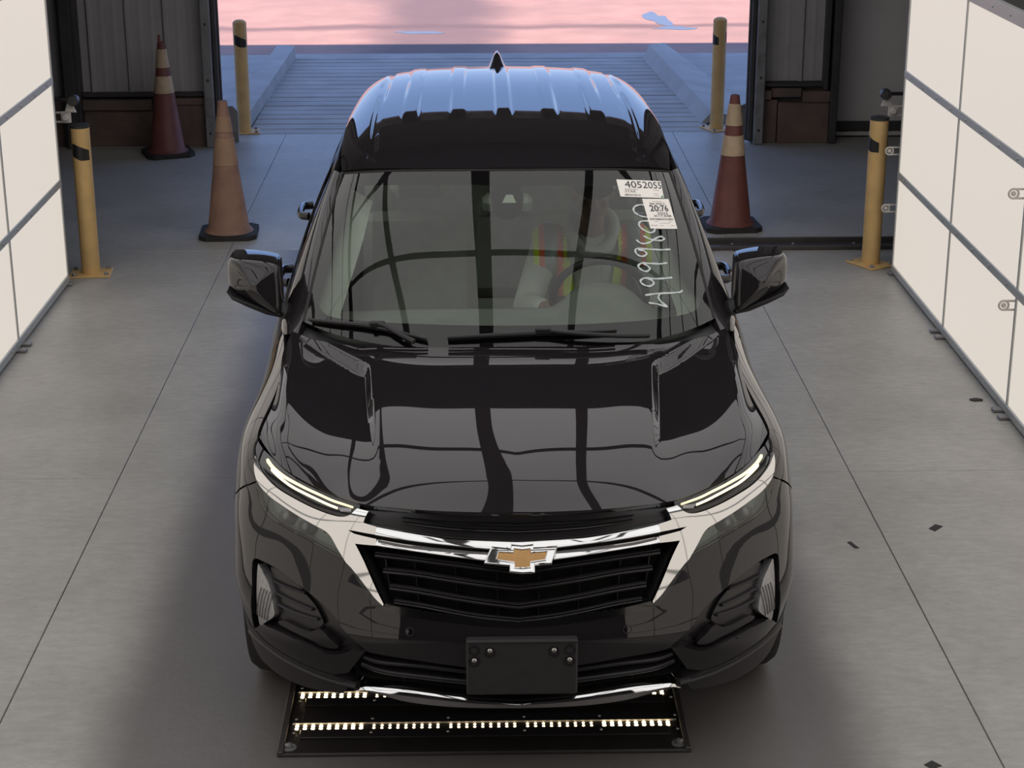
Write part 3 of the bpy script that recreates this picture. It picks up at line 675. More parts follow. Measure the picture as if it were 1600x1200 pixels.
FEAT = """{"drl_upper":[[-0.9183,0.9387],[-0.8753,0.9337],[-0.8147,0.9338],[-0.7645,0.9368],[-0.7155,0.9367],[-0.6674,0.9359],[-0.6161,0.9315],[-0.5602,0.9304],[-0.5183,0.9269]],"drl_lower":[[-0.8798,0.9257],[-0.8375,0.9205],[-0.7847,0.9144],[-0.7359,0.9128],[-0.6874,0.91],[-0.6377,0.905],[-0.5863,0.9008]],"hl_low":[[-0.9784,0.9219],[-0.9242,0.9047],[-0.8831,0.8955],[-0.8243,0.8846],[-0.7523,0.8786],[-0.6789,0.8724],[-0.6058,0.8686],[-0.5548,0.8707],[-0.5205,0.8847],[-0.492,0.9191]],"chrome_low":[[-0.9529,0.8995],[-0.9183,0.8774],[-0.8839,0.864],[-0.8371,0.8533],[-0.7867,0.8465],[-0.7385,0.8388],[-0.6898,0.831],[-0.6426,0.8225],[-0.6145,0.8164],[-0.5909,0.8033],[-0.5612,0.7695],[-0.5299,0.7354]],"leg_out":[[-0.5107,0.7224],[-0.4824,0.6968],[-0.456,0.6688],[-0.4292,0.6392],[-0.4053,0.6191]],"leg_in":[[-0.4033,0.6249],[-0.4212,0.6581],[-0.4425,0.6994],[-0.464,0.7376],[-0.4842,0.7679],[-0.5039,0.7952]],"lens_low":[[-0.9146,0.8517],[-0.8704,0.8149],[-0.8288,0.7985],[-0.7699,0.7901],[-0.7009,0.7806],[-0.6333,0.765],[-0.5897,0.7545],[-0.5351,0.7414]],"bar_top":[[-0.4702,0.9097],[-0.4487,0.9149],[-0.4701,0.8642],[-0.426,0.8565],[-0.3489,0.8499],[-0.2775,0.8433],[-0.2008,0.837],[-0.0837,0.8329],[0.0102,0.8292]],"slot_up":[[-0.5302,0.8332],[-0.5061,0.8334],[-0.4292,0.8303],[-0.3509,0.8253],[-0.2781,0.8201],[-0.2006,0.815],[-0.0873,0.805],[0.01,0.7986]],"slot_dn":[[0.0099,0.7909],[-0.0969,0.7953],[-0.2006,0.8023],[-0.2783,0.8074],[-0.3518,0.8116],[-0.4304,0.8176],[-0.5064,0.8246]],"bar_bot":[[-0.5039,0.7952],[-0.4312,0.7974],[-0.3523,0.7943],[-0.2786,0.7892],[-0.2008,0.7821],[-0.101,0.7714],[0.0098,0.7661]],"hoodgap":[[-0.4859,0.929],[-0.4568,0.9521],[-0.3225,0.96],[-0.2106,0.96],[-0.0961,0.9539],[0.0108,0.9472]],"gr_out":[[-0.5295,0.7316],[-0.4997,0.6948],[-0.4726,0.6612],[-0.4475,0.6298],[-0.4253,0.6117],[-0.3996,0.6014],[-0.3702,0.5977],[-0.3182,0.5937],[-0.1959,0.5838],[-0.0977,0.5755],[0.0086,0.5706]],"lg_top":[[-0.4658,0.4734],[-0.4076,0.4677],[-0.3067,0.4599],[-0.1626,0.4428],[0.0027,0.4249]],"lg_bot":[[0.0035,0.3142],[-0.1477,0.3248],[-0.3145,0.3434],[-0.4678,0.3432],[-0.5078,0.3529],[-0.521,0.3835]],"lgs1":[[-0.4773,0.4434],[-0.4309,0.4308],[-0.3074,0.4293],[-0.1619,0.4152],[0.0029,0.3964]],"lgs2":[[-0.4868,0.4114],[-0.4194,0.3904],[-0.2895,0.3822],[-0.1622,0.3713],[0.0032,0.3559]],"clad_up":[[-1.0029,0.4475],[-1.0264,0.3852],[-0.91,0.4002],[-0.8656,0.3874],[-0.7942,0.3796],[-0.7294,0.3692],[-0.6512,0.3582],[-0.5887,0.3545],[-0.5286,0.3765],[-0.4658,0.4734]],"clad_crease":[[-1.0029,0.4231],[-0.9866,0.3623],[-0.8804,0.3678],[-0.7999,0.3598],[-0.7097,0.347],[-0.616,0.3331],[-0.5119,0.3241]],"lip_top":[[-0.5201,0.3128],[-0.4823,0.3309],[-0.4163,0.3321],[-0.3211,0.33],[-0.1477,0.3136],[0.0036,0.303]],"lip_bot":[[0.0039,0.275],[-0.2071,0.2771],[-0.3459,0.2867],[-0.4256,0.3029],[-0.4939,0.3094]],"pocket":[[-0.8938,0.6171],[-0.8915,0.6455],[-0.8771,0.6574],[-0.8489,0.6598],[-0.8049,0.6586],[-0.7365,0.6452],[-0.6758,0.6253],[-0.6151,0.6003],[-0.5665,0.5689],[-0.5369,0.5337],[-0.4948,0.5017],[-0.4678,0.4776],[-0.5061,0.4693],[-0.5611,0.4448],[-0.6063,0.4379],[-0.6554,0.4496],[-0.7356,0.4615],[-0.8016,0.4625],[-0.8606,0.448],[-0.9023,0.4172],[-0.9204,0.4186],[-0.8915,0.5435]],"foglamp":[[-0.8796,0.6341],[-0.8663,0.6331],[-0.851,0.6191],[-0.8257,0.593],[-0.8128,0.5582],[-0.8048,0.5247],[-0.8084,0.4981],[-0.8598,0.4507],[-0.8901,0.431],[-0.8836,0.4868],[-0.8798,0.5415]],"louver":[[-0.8443,0.6372],[-0.8035,0.6417],[-0.735,0.6283],[-0.6909,0.6021],[-0.6537,0.5769],[-0.6266,0.5368],[-0.6348,0.5189],[-0.663,0.4992],[-0.7064,0.4905],[-0.764,0.4941],[-0.7953,0.4949],[-0.7995,0.5329],[-0.8136,0.5777]],"louv1":[[-0.8233,0.6076],[-0.7665,0.6073],[-0.6913,0.6096]],"louv2":[[-0.8082,0.5738],[-0.7519,0.5713],[-0.6631,0.5671]],"louv3":[[-0.7996,0.541],[-0.7385,0.5382],[-0.6417,0.5413]],"wedge":[[-0.8073,0.4791],[-0.7846,0.5002],[-0.7385,0.4991],[-0.6702,0.495],[-0.6255,0.517],[-0.5852,0.4878],[-0.5509,0.4588],[-0.6028,0.4448],[-0.6504,0.4546],[-0.7345,0.4676]],"grs1":[[-0.4431,0.7685],[-0.3281,0.7658],[-0.1935,0.7557],[-0.0958,0.7449],[0.0097,0.7339]],"grs2":[[-0.4127,0.7218],[-0.3078,0.7195],[-0.1888,0.7062],[-0.0967,0.6951],[0.0095,0.684]],"grs3":[[-0.3913,0.6736],[-0.2983,0.6679],[-0.1838,0.6533],[-0.0972,0.6423],[0.0092,0.6305]],"grs4":[[-0.3777,0.631],[-0.2892,0.6249],[-0.1784,0.6096],[-0.0976,0.5998],[0.0088,0.5904]],"sensor":[[-0.3282,0.5512]],"rib_x":[[-0.3174,0.7053],[-0.191,0.6887],[-0.0583,0.6748]],"seam":[[-0.9206,0.8692],[-0.9594,0.8485],[-1.0252,0.8244],[-1.1617,0.7889]],"bow_gold":[[-0.0577,0.7991],[-0.0148,0.7969],[-0.0134,0.8076],[0.011,0.805],[0.0349,0.8071],[0.0367,0.7964],[0.0855,0.7994],[0.0787,0.7775],[0.0347,0.7725],[0.0337,0.7592],[0.0107,0.7576],[-0.0122,0.7588],[-0.0121,0.772],[-0.0665,0.779]],"bow_chrome":[[-0.0778,0.8128],[-0.0224,0.8077],[-0.0204,0.8185],[0.0111,0.8152],[0.044,0.8187],[0.0439,0.8099],[0.1134,0.8114],[0.095,0.7686],[0.0452,0.7657],[0.0452,0.7477],[0.0107,0.7462],[-0.0253,0.7494],[-0.0252,0.7646],[-0.0997,0.7704]],"gr_bot":[[-0.4033,0.6249],[-0.3661,0.62],[-0.2779,0.61],[-0.1669,0.6017],[-0.0783,0.5936],[0.0107,0.5868]],"clear":[[-0.6527,0.8089],[-0.3407,0.8115],[-0.0803,0.8098],[-0.0722,0.7542],[-0.0643,0.6929],[-0.0487,0.6405],[-0.0124,0.6198],[0.0294,0.6262],[0.057,0.6743],[0.0676,0.7531],[0.0722,0.8048],[0.3465,0.7997],[0.6036,0.7926],[0.6433,0.7841],[0.6646,0.7458],[0.6698,0.5509],[0.6951,0.299],[0.7489,0.1603],[0.7525,0.1184],[0.7341,0.092],[0.6859,0.0806],[0.5593,0.0916],[0.3314,0.1124],[0.0478,0.1214],[-0.3015,0.1173],[-0.5531,0.0934],[-0.6581,0.0796],[-0.7095,0.0859],[-0.7395,0.1145],[-0.7497,0.1443],[-0.7337,0.3334],[-0.7114,0.5697],[-0.692,0.7452],[-0.6828,0.7836]],"housing_mark":[[-0.0058,0.7549],[0.0219,0.7547],[0.036,0.7082],[-0.023,0.7087]],"sticker1":[[0.4734,0.7244],[0.6824,0.7074],[0.6925,0.8198],[0.4683,0.8289]],"sticker2":[[0.5762,0.5346],[0.7149,0.5144],[0.7108,0.6995],[0.5666,0.7085]],"chalk0":[[0.5066,0.2081],[0.5562,0.206],[0.6317,0.1922],[0.6538,0.1896],[0.6637,0.1958]],"chalk1":[[0.5153,0.1705],[0.5492,0.1564],[0.5857,0.1339],[0.5645,0.1639],[0.5562,0.1859],[0.5622,0.2016]],"chalk2":[[0.6291,0.2689],[0.6033,0.2715],[0.5549,0.2782],[0.5146,0.2885],[0.4965,0.2773],[0.5056,0.2591],[0.5271,0.2475],[0.5462,0.2548],[0.5423,0.2727],[0.5263,0.2834]],"chalk3":[[0.6195,0.3463],[0.5904,0.3466],[0.5426,0.3566],[0.5139,0.3625],[0.4972,0.3507],[0.5065,0.3317],[0.5254,0.3199],[0.5413,0.3297],[0.5324,0.3486],[0.519,0.3583]],"chalk4":[[0.6482,0.4115],[0.6055,0.4165],[0.5585,0.4259],[0.5036,0.4362],[0.496,0.419],[0.5066,0.4012],[0.5243,0.3953],[0.5391,0.4056],[0.5307,0.4217],[0.5079,0.4292]],"chalk5":[[0.5396,0.4994],[0.5643,0.4795],[0.5911,0.4685],[0.6169,0.4649],[0.6302,0.4734],[0.6169,0.4858],[0.5932,0.4803],[0.5616,0.4629],[0.5402,0.4582],[0.5208,0.4638],[0.5068,0.482]],"chalk6":[[0.5773,0.5756],[0.5447,0.5784],[0.5302,0.5654],[0.5331,0.5476],[0.5469,0.5289],[0.5698,0.5133],[0.5876,0.5158],[0.5992,0.5339]],"chalk7":[[0.5753,0.6692],[0.5487,0.6721],[0.5249,0.6612],[0.5187,0.6385],[0.5299,0.6194],[0.5524,0.6039],[0.5781,0.5974]],"wiperA":[[-0.7533,0.0164],[-0.6665,0.0389],[-0.5495,0.0597],[-0.4777,0.0622],[-0.4303,0.0578],[-0.3601,0.0484],[-0.2954,0.0362]],"armA":[[-0.4736,0.0703],[-0.4402,0.0648],[-0.387,0.0361],[-0.3352,0.0121]],"wiperB":[[-0.223,0.0476],[-0.0864,0.0609],[0.0969,0.07],[0.2348,0.0675],[0.3782,0.0586]],"armB":[[0.1154,0.0749],[0.1882,0.0599],[0.3247,0.0352],[0.4864,0.0055]]}"""
# ------------------------------------------------------------------ panels cut from the body surfaces
def dens(poly, step, closed=True):
    poly = np.asarray(poly, float); out = []; n = len(poly)
    for i in range(n if closed else n-1):
        a, b = poly[i], poly[(i+1) % n]; k = max(1, int(math.ceil(np.linalg.norm(b-a)/step)))
        for j in range(k): out.append(a+(b-a)*j/k)
    if not closed: out.append(poly[-1])
    return np.array(out)
def cr(pts, n=6):
    """open Catmull-Rom curve through the points"""
    p = np.asarray(pts, float); q = np.vstack([2*p[0]-p[1], p, 2*p[-1]-p[-2]]); out = []
    for i in range(1, len(q)-2):
        for t in np.arange(n)/n:
            out.append(.5*((2*q[i])+(-q[i-1]+q[i+1])*t+(2*q[i-1]-5*q[i]+4*q[i+1]-q[i+2])*t*t+(-q[i-1]+3*q[i]-3*q[i+1]+q[i+2])*t**3))
    return np.vstack([out, p[-1:]])
def inside(P, poly):
    x, y = P[:, 0], P[:, 1]; r = np.zeros(len(P), bool); n = len(poly)
    for i in range(n):
        x0, y0 = poly[i]; x1, y1 = poly[(i+1) % n]
        if y0 == y1: continue
        r ^= ((y0 > y) != (y1 > y)) & (x < (x1-x0)*(y-y0)/(y1-y0)+x0)
    return r
def flip(p): return np.asarray(p, float)*np.array([-1, 1])
def panel(S, outer, holes=(), off=0.0, rim=.012, step=.035, name='panel', mat=None, parent=None, label=None, left=False, lines=()):
    """piece of the surface S inside a (u, v) outline, lifted by off along the normal, with its edge turned in by rim.
    left: mirror the finished piece to the other side of the car"""
    O = dens(outer, step); Hs = [dens(h, step) for h in holes]
    V = [tuple(p) for p in O]; E = [(i, (i+1) % len(O)) for i in range(len(O))]
    for h in Hs:
        b = len(V); V += [tuple(p) for p in h]; E += [(b+i, b+(i+1) % len(h)) for i in range(len(h))]
    for h in lines:
        h = dens(h, step*.8, False); b = len(V); V += [tuple(p) for p in h]; E += [(b+i, b+i+1) for i in range(len(h)-1)]
    lo, hi = O.min(0), O.max(0)
    gx = np.arange(lo[0]+step*.5, hi[0], step); gy = np.arange(lo[1]+step*.5, hi[1], step)
    if len(gx) and len(gy):
        G = np.stack(np.meshgrid(gx, gy, indexing='ij'), -1).reshape(-1, 2)
        k = inside(G, O)
        for h in Hs: k &= ~inside(G, h)
        B = np.array(V)
        G = G[k]
        if len(G):
            d = np.min(np.hypot(G[:, None, 0]-B[None, :, 0], G[:, None, 1]-B[None, :, 1]), axis=1)
            V += [tuple(p) for p in G[d > step*.45]]
    res = delaunay_2d_cdt([Vector(p) for p in V], E, [], 0, 1e-6)
    UV = np.array([tuple(p) for p in res[0]]); T = np.array([t for t in res[2] if len(t) == 3])
    c = UV[T].mean(1); k = inside(c, O)
    for h in Hs: k &= ~inside(c, h)
    T = T[k]
    a = UV[T]; ar = (a[:, 1, 0]-a[:, 0, 0])*(a[:, 2, 1]-a[:, 0, 1])-(a[:, 1, 1]-a[:, 0, 1])*(a[:, 2, 0]-a[:, 0, 0])
    T[ar < 0] = T[ar < 0][:, ::-1]; T = T[np.abs(ar) > 1e-9]
    N = S.normal(UV); X = S(UV); of = off; P = X+N*of; Q = X+N*(of-rim)
    cnt = {}
    for t in T:
        for i in range(3): cnt[(t[i], t[(i+1) % 3])] = 1
    bd = [(i, j) for (i, j) in cnt if (j, i) not in cnt]
    n = len(UV); verts = [tuple(p) for p in P]; faces = [tuple(int(q) for q in t) for t in T]; nor = [tuple(N[q]) for t in T for q in t]
    m = {}
    def bv(i, lowr):
        if (i, lowr) not in m: m[i, lowr] = len(verts); verts.append(tuple((Q if lowr else P)[i]))
        return m[i, lowr]
    for i, j in bd:
        f = (bv(j, 0), bv(i, 0), bv(i, 1), bv(j, 1)); fn = np.cross(P[i]-P[j], Q[i]-P[j]); fn = fn/max(np.linalg.norm(fn), 1e-12)
        faces.append(f); nor += [tuple(fn)]*4
    if left:
        verts = [(-x, y, z) for x, y, z in verts]; q = []; k = 0; nf = []
        for f in faces:
            q += [(-a, b, c) for a, b, c in nor[k:k+len(f)]][::-1]; k += len(f); nf.append(f[::-1])
        faces, nor = nf, q
    me = bpy.data.meshes.new(name); me.from_pydata(verts, [], faces); me.materials.append(mat)
    me.polygons.foreach_set('use_smooth', [True]*len(faces)); me.normals_split_custom_set(nor); me.update()
    return link(name, me, parent, label)
class Lifted:
    """the surface S lifted by a height that changes over it"""
    def __init__(s, S, fn): s.S, s.fn = S, fn
    def __call__(s, uv): uv = np.atleast_2d(np.asarray(uv, float)); return s.S(uv)+s.S.normal(uv)*s.fn(uv)[:, None]
    def normal(s, uv, e=2e-3):
        uv = np.atleast_2d(np.asarray(uv, float)); N = np.cross(s(uv+[e, 0])-s(uv-[e, 0]), s(uv+[0, e])-s(uv-[0, e])); return N/np.linalg.norm(N, axis=1)[:, None]
def uv_at(S, xy):
    """(u, v) of points given in plan"""
    xy = np.asarray(xy, float); ku, kv = S.su.t, S.sv.t
    G = np.stack(np.meshgrid(np.linspace(ku[0], ku[-1], 90), np.linspace(kv[0], kv[-1], 60), indexing='ij'), -1).reshape(-1, 2); Q = S(G)[:, :2]
    uv = np.array([G[((Q-p)**2).sum(1).argmin()] for p in xy]); e = 1e-4
    for _ in range(12):
        r = S(uv)[:, :2]-xy; a = (S(uv+[e, 0])[:, :2]-S(uv)[:, :2])/e; b = (S(uv+[0, e])[:, :2]-S(uv)[:, :2])/e
        J = np.stack([a, b], -1); uv = uv-(np.linalg.pinv(J) @ r[..., None])[..., 0]; uv = np.clip(uv, [ku[0], kv[0]], [ku[-1]-2*e, kv[-1]-.008])
    return uv
def both(S, outer, holes=(), **kw):
    """a piece given for the left (u<0) and its twin"""
    a = panel(S, outer, holes, **kw); b = panel(S, flip(outer)[::-1], [flip(h)[::-1] for h in holes], **kw); return a, b
def resample(p, n):
    p = np.asarray(p, float); d = np.r_[0, np.cumsum(np.linalg.norm(np.diff(p, axis=0), axis=1))]; t = np.linspace(0, d[-1], n)
    return np.stack([np.interp(t, d, p[:, k]) for k in range(p.shape[1])], 1)
def strip(S, up, dn, e0, mid, back, n=40, m=7, name='strip', mat=None, parent=None, label=None, smooth=40, prof=None):
    """moulded bar on the surface between two (u, v) lines: edges lifted by e0, crown by mid, closed at the back"""
    A, B = resample(up, n), resample(dn, n); v = []; w = np.linspace(0, 1, m)
    for i in range(n):
        uv = A[i]+(B[i]-A[i])*w[:, None]; uv2 = np.vstack([uv, uv[-1:], uv[:1]])
        of = np.r_[(e0+(mid-e0)*(1-np.abs(2*w-1)**2.5)) if prof is None else np.interp(w, *zip(*prof)), back, back]
        v += [tuple(p) for p in S(uv2)+S.normal(uv2)*of[:, None]]
    k = m+2; f = [(i*k+j, i*k+(j+1) % k, (i+1)*k+(j+1) % k, (i+1)*k+j) for i in range(n-1) for j in range(k)]
    f += [tuple(range(k))[::-1], tuple((n-1)*k+j for j in range(k))]
    if A[-1, 0] < A[0, 0]: f = [q[::-1] for q in f]
    return MB().add(v, f).build(name, mat, parent, label, smooth)
def band(line, dv):
    line = np.asarray(line, float); return line+[0, dv], line-[0, dv]
def sym(p, c=0.0):
    """left half line (ends near the middle) -> whole line"""
    p = np.asarray(p, float).copy(); p[-1, 0] = c; return np.vstack([p, flip(p)[::-1][1:]])
def arc(cx, cy, r, a0, a1, n=24):
    t = np.radians(np.linspace(a0, a1, n)); return np.c_[cx+r*np.cos(t), cy+r*np.sin(t)]
F = json.loads(FEAT)
F = {k: np.array(v) for k, v in F.items()}
A_ = np.array
def cr_closed(p, n=4):
    p = np.asarray(p, float); k = len(p); q = cr(np.vstack([p[-2:], p, p[:3]]), n); return q[2*n:(2+k)*n]
for _k in ('hl_low', 'chrome_low', 'lens_low', 'gr_out', 'leg_in', 'leg_out', 'lg_top', 'lg_bot', 'lip_top', 'lip_bot', 'gr_bot', 'grs1', 'grs2', 'grs3', 'grs4', 'lgs1', 'lgs2'): F[_k] = cr(F[_k], 5)
for _k in ('pocket', 'foglamp', 'louver', 'wedge', 'clear'): F[_k+'_raw'] = F[_k]; F[_k] = cr_closed(F[_k], 4)

car = thing('car', 'black compact SUV with chrome grille facing out of the lit lane', 'car', (0, 0, 0))
P_ = M['paint']
# hood
_yy = np.linspace(.42, 1.09, 16); _ed = .428+.058*np.clip((_yy-.40)/.70, 0, 1.2); _ax = np.linspace(.50, .755, 10); _re = 1.03+(_ax-.486)*(1.37-1.03)/(.76-.486)
HL = []
for s in (-1, 1):
    for d in (0, .030): HL.append(uv_at(HOOD, np.c_[s*(_ed+d), _yy]))
    for d in (0, .062): HL.append(uv_at(HOOD, np.c_[s*_ax, _re+d]))
panel(HOOD, [(-.886, .003), (.886, .003), (.886, 1.098), (-.886, 1.098)], rim=.014, step=.0135, lines=HL, name='hood', mat=P_, parent=car)
# nose: bumper skin with its openings
clad_in = np.vstack([[(-1.112, .436), (-1.06, .430), (-.99, .414), (-.945, .397)], F['clad_up'][2:]])
bump_half = np.vstack([F['gr_out'][::-1], F['lens_low'][::-1]-[0, .002], F['seam'][:3]-[0, .003], [(-1.175, .770)], arc(-1.51, .35, .41, 57, 13), clad_in[1:]+[0, .003], F['lg_top'][1:]])
bump_half[0, 0] = bump_half[-1, 0] = 0
panel(WRAP, np.vstack([bump_half, flip(bump_half)[::-1][1:-1]]), [F['pocket'], flip(F['pocket'])], off=0, rim=.024, step=.022, name='bumper_cover', mat=P_, parent=car)
# wings (front fenders)
wing = np.vstack([[(-.985, .953), (-1.25, .957), (-1.51, .957), (-1.91, .957), (-2.065, .957), (-2.065, .36)], arc(-1.51, .35, .41, 180, 57, 30), [(-1.17, .778)], F['seam'][:3][::-1]+[0, .003], [(-.958, .905)]])
both(WRAP, wing, rim=.012, step=.024, name='fender', mat=P_, parent=car)
fd = [(-2.072, .957), (-3.19, .957), (-3.19, .36), (-2.072, .36)]
both(WRAP, fd, rim=.012, step=.05, name='front_door', mat=P_, parent=car)
rd = np.vstack([[(-3.198, .36), (-3.198, .957), (-4.04, .957)], arc(-4.24, .35, .41, 62, 2, 16)])
both(WRAP, rd, rim=.012, step=.05, name='rear_door', mat=P_, parent=car)
qp = np.vstack([[(-4.048, .957), (-5.09, .957), (-5.09, .36)], arc(-4.24, .35, .41, 178, 63, 26)])
both(WRAP, qp, rim=.012, step=.05, name='quarter_panel', mat=P_, parent=car)
# grey lower cladding: nose corners, arches, sills
lip0 = F['lip_top']
cl = np.vstack([clad_in[:-2], lip0[0:1]+[-.012, .012], [(-.56, .287), (-.70, .266), (-.85, .252), (-1.0, .246), (-1.095, .246), (-1.108, .33)]])
both(WRAP, cl, off=.004, rim=.05, step=.025, name='lower_cladding', mat=M['clad'], parent=car)
ce = cr(F['clad_crease'][1:], 4)
for s in (1, -1):
    l = ce*A_([s, 1]); l = l if s > 0 else l[::-1]
    strip(WRAP, *band(l, .007), .003, .010, -.01, n=30, name='cladding_crease', mat=M['clad'], parent=car)
for u0, nm in ((-1.51, 'arch_trim'), (-4.24, 'arch_trim')):
    a0, a1 = (58, 196) if u0 > -2 else (-15, 196)
    ring = np.vstack([arc(u0, .35, .445, a0, a1, 30), arc(u0, .35, .405, a1, a0, 30)]); ring[:, 1] = np.maximum(ring[:, 1], .242)
    both(WRAP, ring, off=.002 if u0 > -2 else .008, rim=.03, step=.04, name=nm, mat=M['clad'], parent=car)
both(WRAP, [(-1.93, .375), (-3.82, .375), (-3.82, .242), (-1.93, .242)], off=.010, rim=.05, step=.06, name='sill_cladding', mat=M['clad'], parent=car)
both(WRAP, [(-4.66, .45), (-5.09, .45), (-5.09, .242), (-4.66, .242)], off=.008, rim=.05, step=.06, name='rear_cladding', mat=M['clad'], parent=car)
# fog lamp pockets
for s in (1, -1):
    fl = (lambda p: p) if s > 0 else (lambda p: flip(p)[::-1])
    pk = panel(WRAP, fl(F['pocket']), off=-.045, rim=-.020, step=.025, name='fog_pocket', mat=M['grille_black'], parent=car)
    panel(WRAP, fl(F['louver']), off=-.030, rim=.02, step=.025, name='louvre_plate', mat=M['grille_black'], parent=pk)
    for q in ('louv1', 'louv2', 'louv3'): strip(WRAP, *band(fl(cr(F[q], 4)), .006), -.034, -.016, -.036, n=12, name='louvre', mat=M['clad'], parent=pk)
    wdg = F['wedge'].mean(0)+(F['wedge']-F['wedge'].mean(0))*.90
    panel(WRAP, fl(wdg), off=-.016, rim=.03, step=.02, name='pocket_wing', mat=P_, parent=pk)
    panel(WRAP, fl(F['foglamp']), off=-.010, rim=.03, step=.02, name='fog_lamp', mat=M['reflector'], parent=pk, label='pale ribbed fog lamp lens')
    c0 = F['foglamp'].mean(0)
    for k in range(5):
        uu = c0[0]-.018+.012*k; strip(WRAP, *[fl(A_([(uu+d-.03*.6, .47), (uu+d+.012, .575)])) for d in (-.0016, .0016)], -.010, -.006, -.012, n=6, m=3, name='lens_rib', mat=M['reflector'], parent=pk)
# grille: dark recess, surround, slats and ribs
open_half = np.vstack([F['bar_bot'][::-1], F['leg_in'][::-1], F['gr_bot'][1:]]); open_half[0, 0] = open_half[-1, 0] = 0
gr = panel(WRAP, np.vstack([open_half, flip(open_half)[::-1][1:-1]]), off=-.085, rim=-.080, step=.05, name='grille', mat=M['void'], parent=car)
whole = np.vstack([sym(F['gr_out']), flip(F['leg_out']), flip(F['gr_bot'])[:-1], [(0, F['gr_bot'][-1][1])], F['gr_bot'][:-1][::-1], F['leg_out'][::-1]])
panel(WRAP, whole, off=.002, rim=.05, step=.02, name='grille_surround', mat=M['gloss_black'], parent=car)
for q, h in (('grs1', .010), ('grs2', .010), ('grs3', .010), ('grs4', .006)):
    l = sym(F[q]); strip(WRAP, l+[0, .004], l-[0, h+.006], -.035, -.010, -.06, n=60, m=9, name='grille_slat', mat=M['grille_black'], parent=gr)
    strip(WRAP, l+[0, .006], l+[0, .001], -.016, -.009, -.03, n=60, m=4, name='slat_edge', mat=M['clad'], parent=gr)
for u0 in (-.50, -.40, -.305, -.185, -.062, .062, .185, .305, .40, .50):
    top = .80 if abs(u0) < .47 else .76
    strip(WRAP, [(u0-.004, .585 if abs(u0) < .35 else .66), (u0*1.08-.004, top)], [(u0+.004, .585 if abs(u0) < .35 else .66), (u0*1.08+.004, top)], -.06, -.048, -.075, n=14, m=4, name='grille_rib', mat=M['grille_black'], parent=gr)
# black strip between bonnet and chrome bar
ht = F['hoodgap'].copy(); ht[:, 1] = np.minimum(ht[:, 1]+.010, .957)
hg = np.vstack([ht, F['bar_top'][2:][::-1]]); hg[len(ht)-1, 0] = hg[len(ht), 0] = 0
panel(WRAP, np.vstack([hg[:len(ht)], flip(ht)[::-1][1:], flip(F['bar_top'][2:])[:-1], hg[len(ht):]]), off=-.022, rim=.03, step=.03, name='upper_grille', mat=M['grille_black'], parent=car)
for dv, o in ((.062, -.012), (.036, -.014)):
    l = sym(F['bar_top'][4:]); strip(WRAP, *band(l+[0, dv-.008], .006), o-.006, o+.004, -.03, n=60, m=5, name='upper_slat', mat=M['gloss_black'], parent=car)
# chrome: headlamp sweep, double bar, legs
ju = np.vstack([F['hl_low'], F['bar_top'][1:4], F['slot_up'][:3][::-1], F['slot_dn'][::-1][:2], F['bar_bot'][:2][::-1], F['leg_in'][::-1][1:], F['leg_out'][::-1], F['chrome_low'][::-1]])
both(WRAP, ju, off=.012, rim=.03, step=.014, name='chrome_trim', mat=M['chrome'], parent=car, label='chrome headlamp sweep and grille corner')
# the two bars look upwards: their lower edge stands well proud of the upper
strip(WRAP, sym(F['bar_top'][3:]), sym(F['slot_up'][2:]), 0, 0, -.02, n=90, m=9, name='chrome_bar', mat=M['chrome'], parent=car, prof=[(0, .002), (.12, .008), (.85, .025), (1, .022)])
strip(WRAP, sym(F['slot_dn'][::-1][1:]), sym(F['bar_bot'][1:]), 0, 0, -.02, n=90, m=9, name='chrome_bar', mat=M['chrome'], parent=car, prof=[(0, .002), (.12, .006), (.85, .018), (1, .016)])
sb = np.vstack([sym(F['slot_up'][1:])+[0, .004], sym(F['slot_dn'][::-1])[::-1]-[0, .004]])
panel(WRAP, sb, off=-.012, rim=.0, step=.05, name='slot_back', mat=M['void'], parent=car)
# emblem
EC = float(np.mean(F['bow_gold'][:, 1])); EMB = Lifted(WRAP, lambda uv: .037+(EC-uv[:, 1])*.55)
em = panel(EMB, F['bow_chrome'], off=0, rim=.02, step=.02, name='emblem', mat=M['chrome'], parent=car, label='chrome-edged gold cross-shaped emblem')
MB().tube([tuple(p) for p in EMB(F['bow_chrome'])], .0042, 8, True).build('emblem_rim', M['chrome'], em)
MB().tube([tuple(p) for p in EMB(F['bow_gold'])+EMB.normal(F['bow_gold'])*.001], .0032, 8, True).build('emblem_rim', M['chrome'], em)
panel(EMB, F['bow_gold'], off=.0025, rim=.004, step=.02, name='emblem_fill', mat=M['gold'], parent=em, label='gold emblem face')
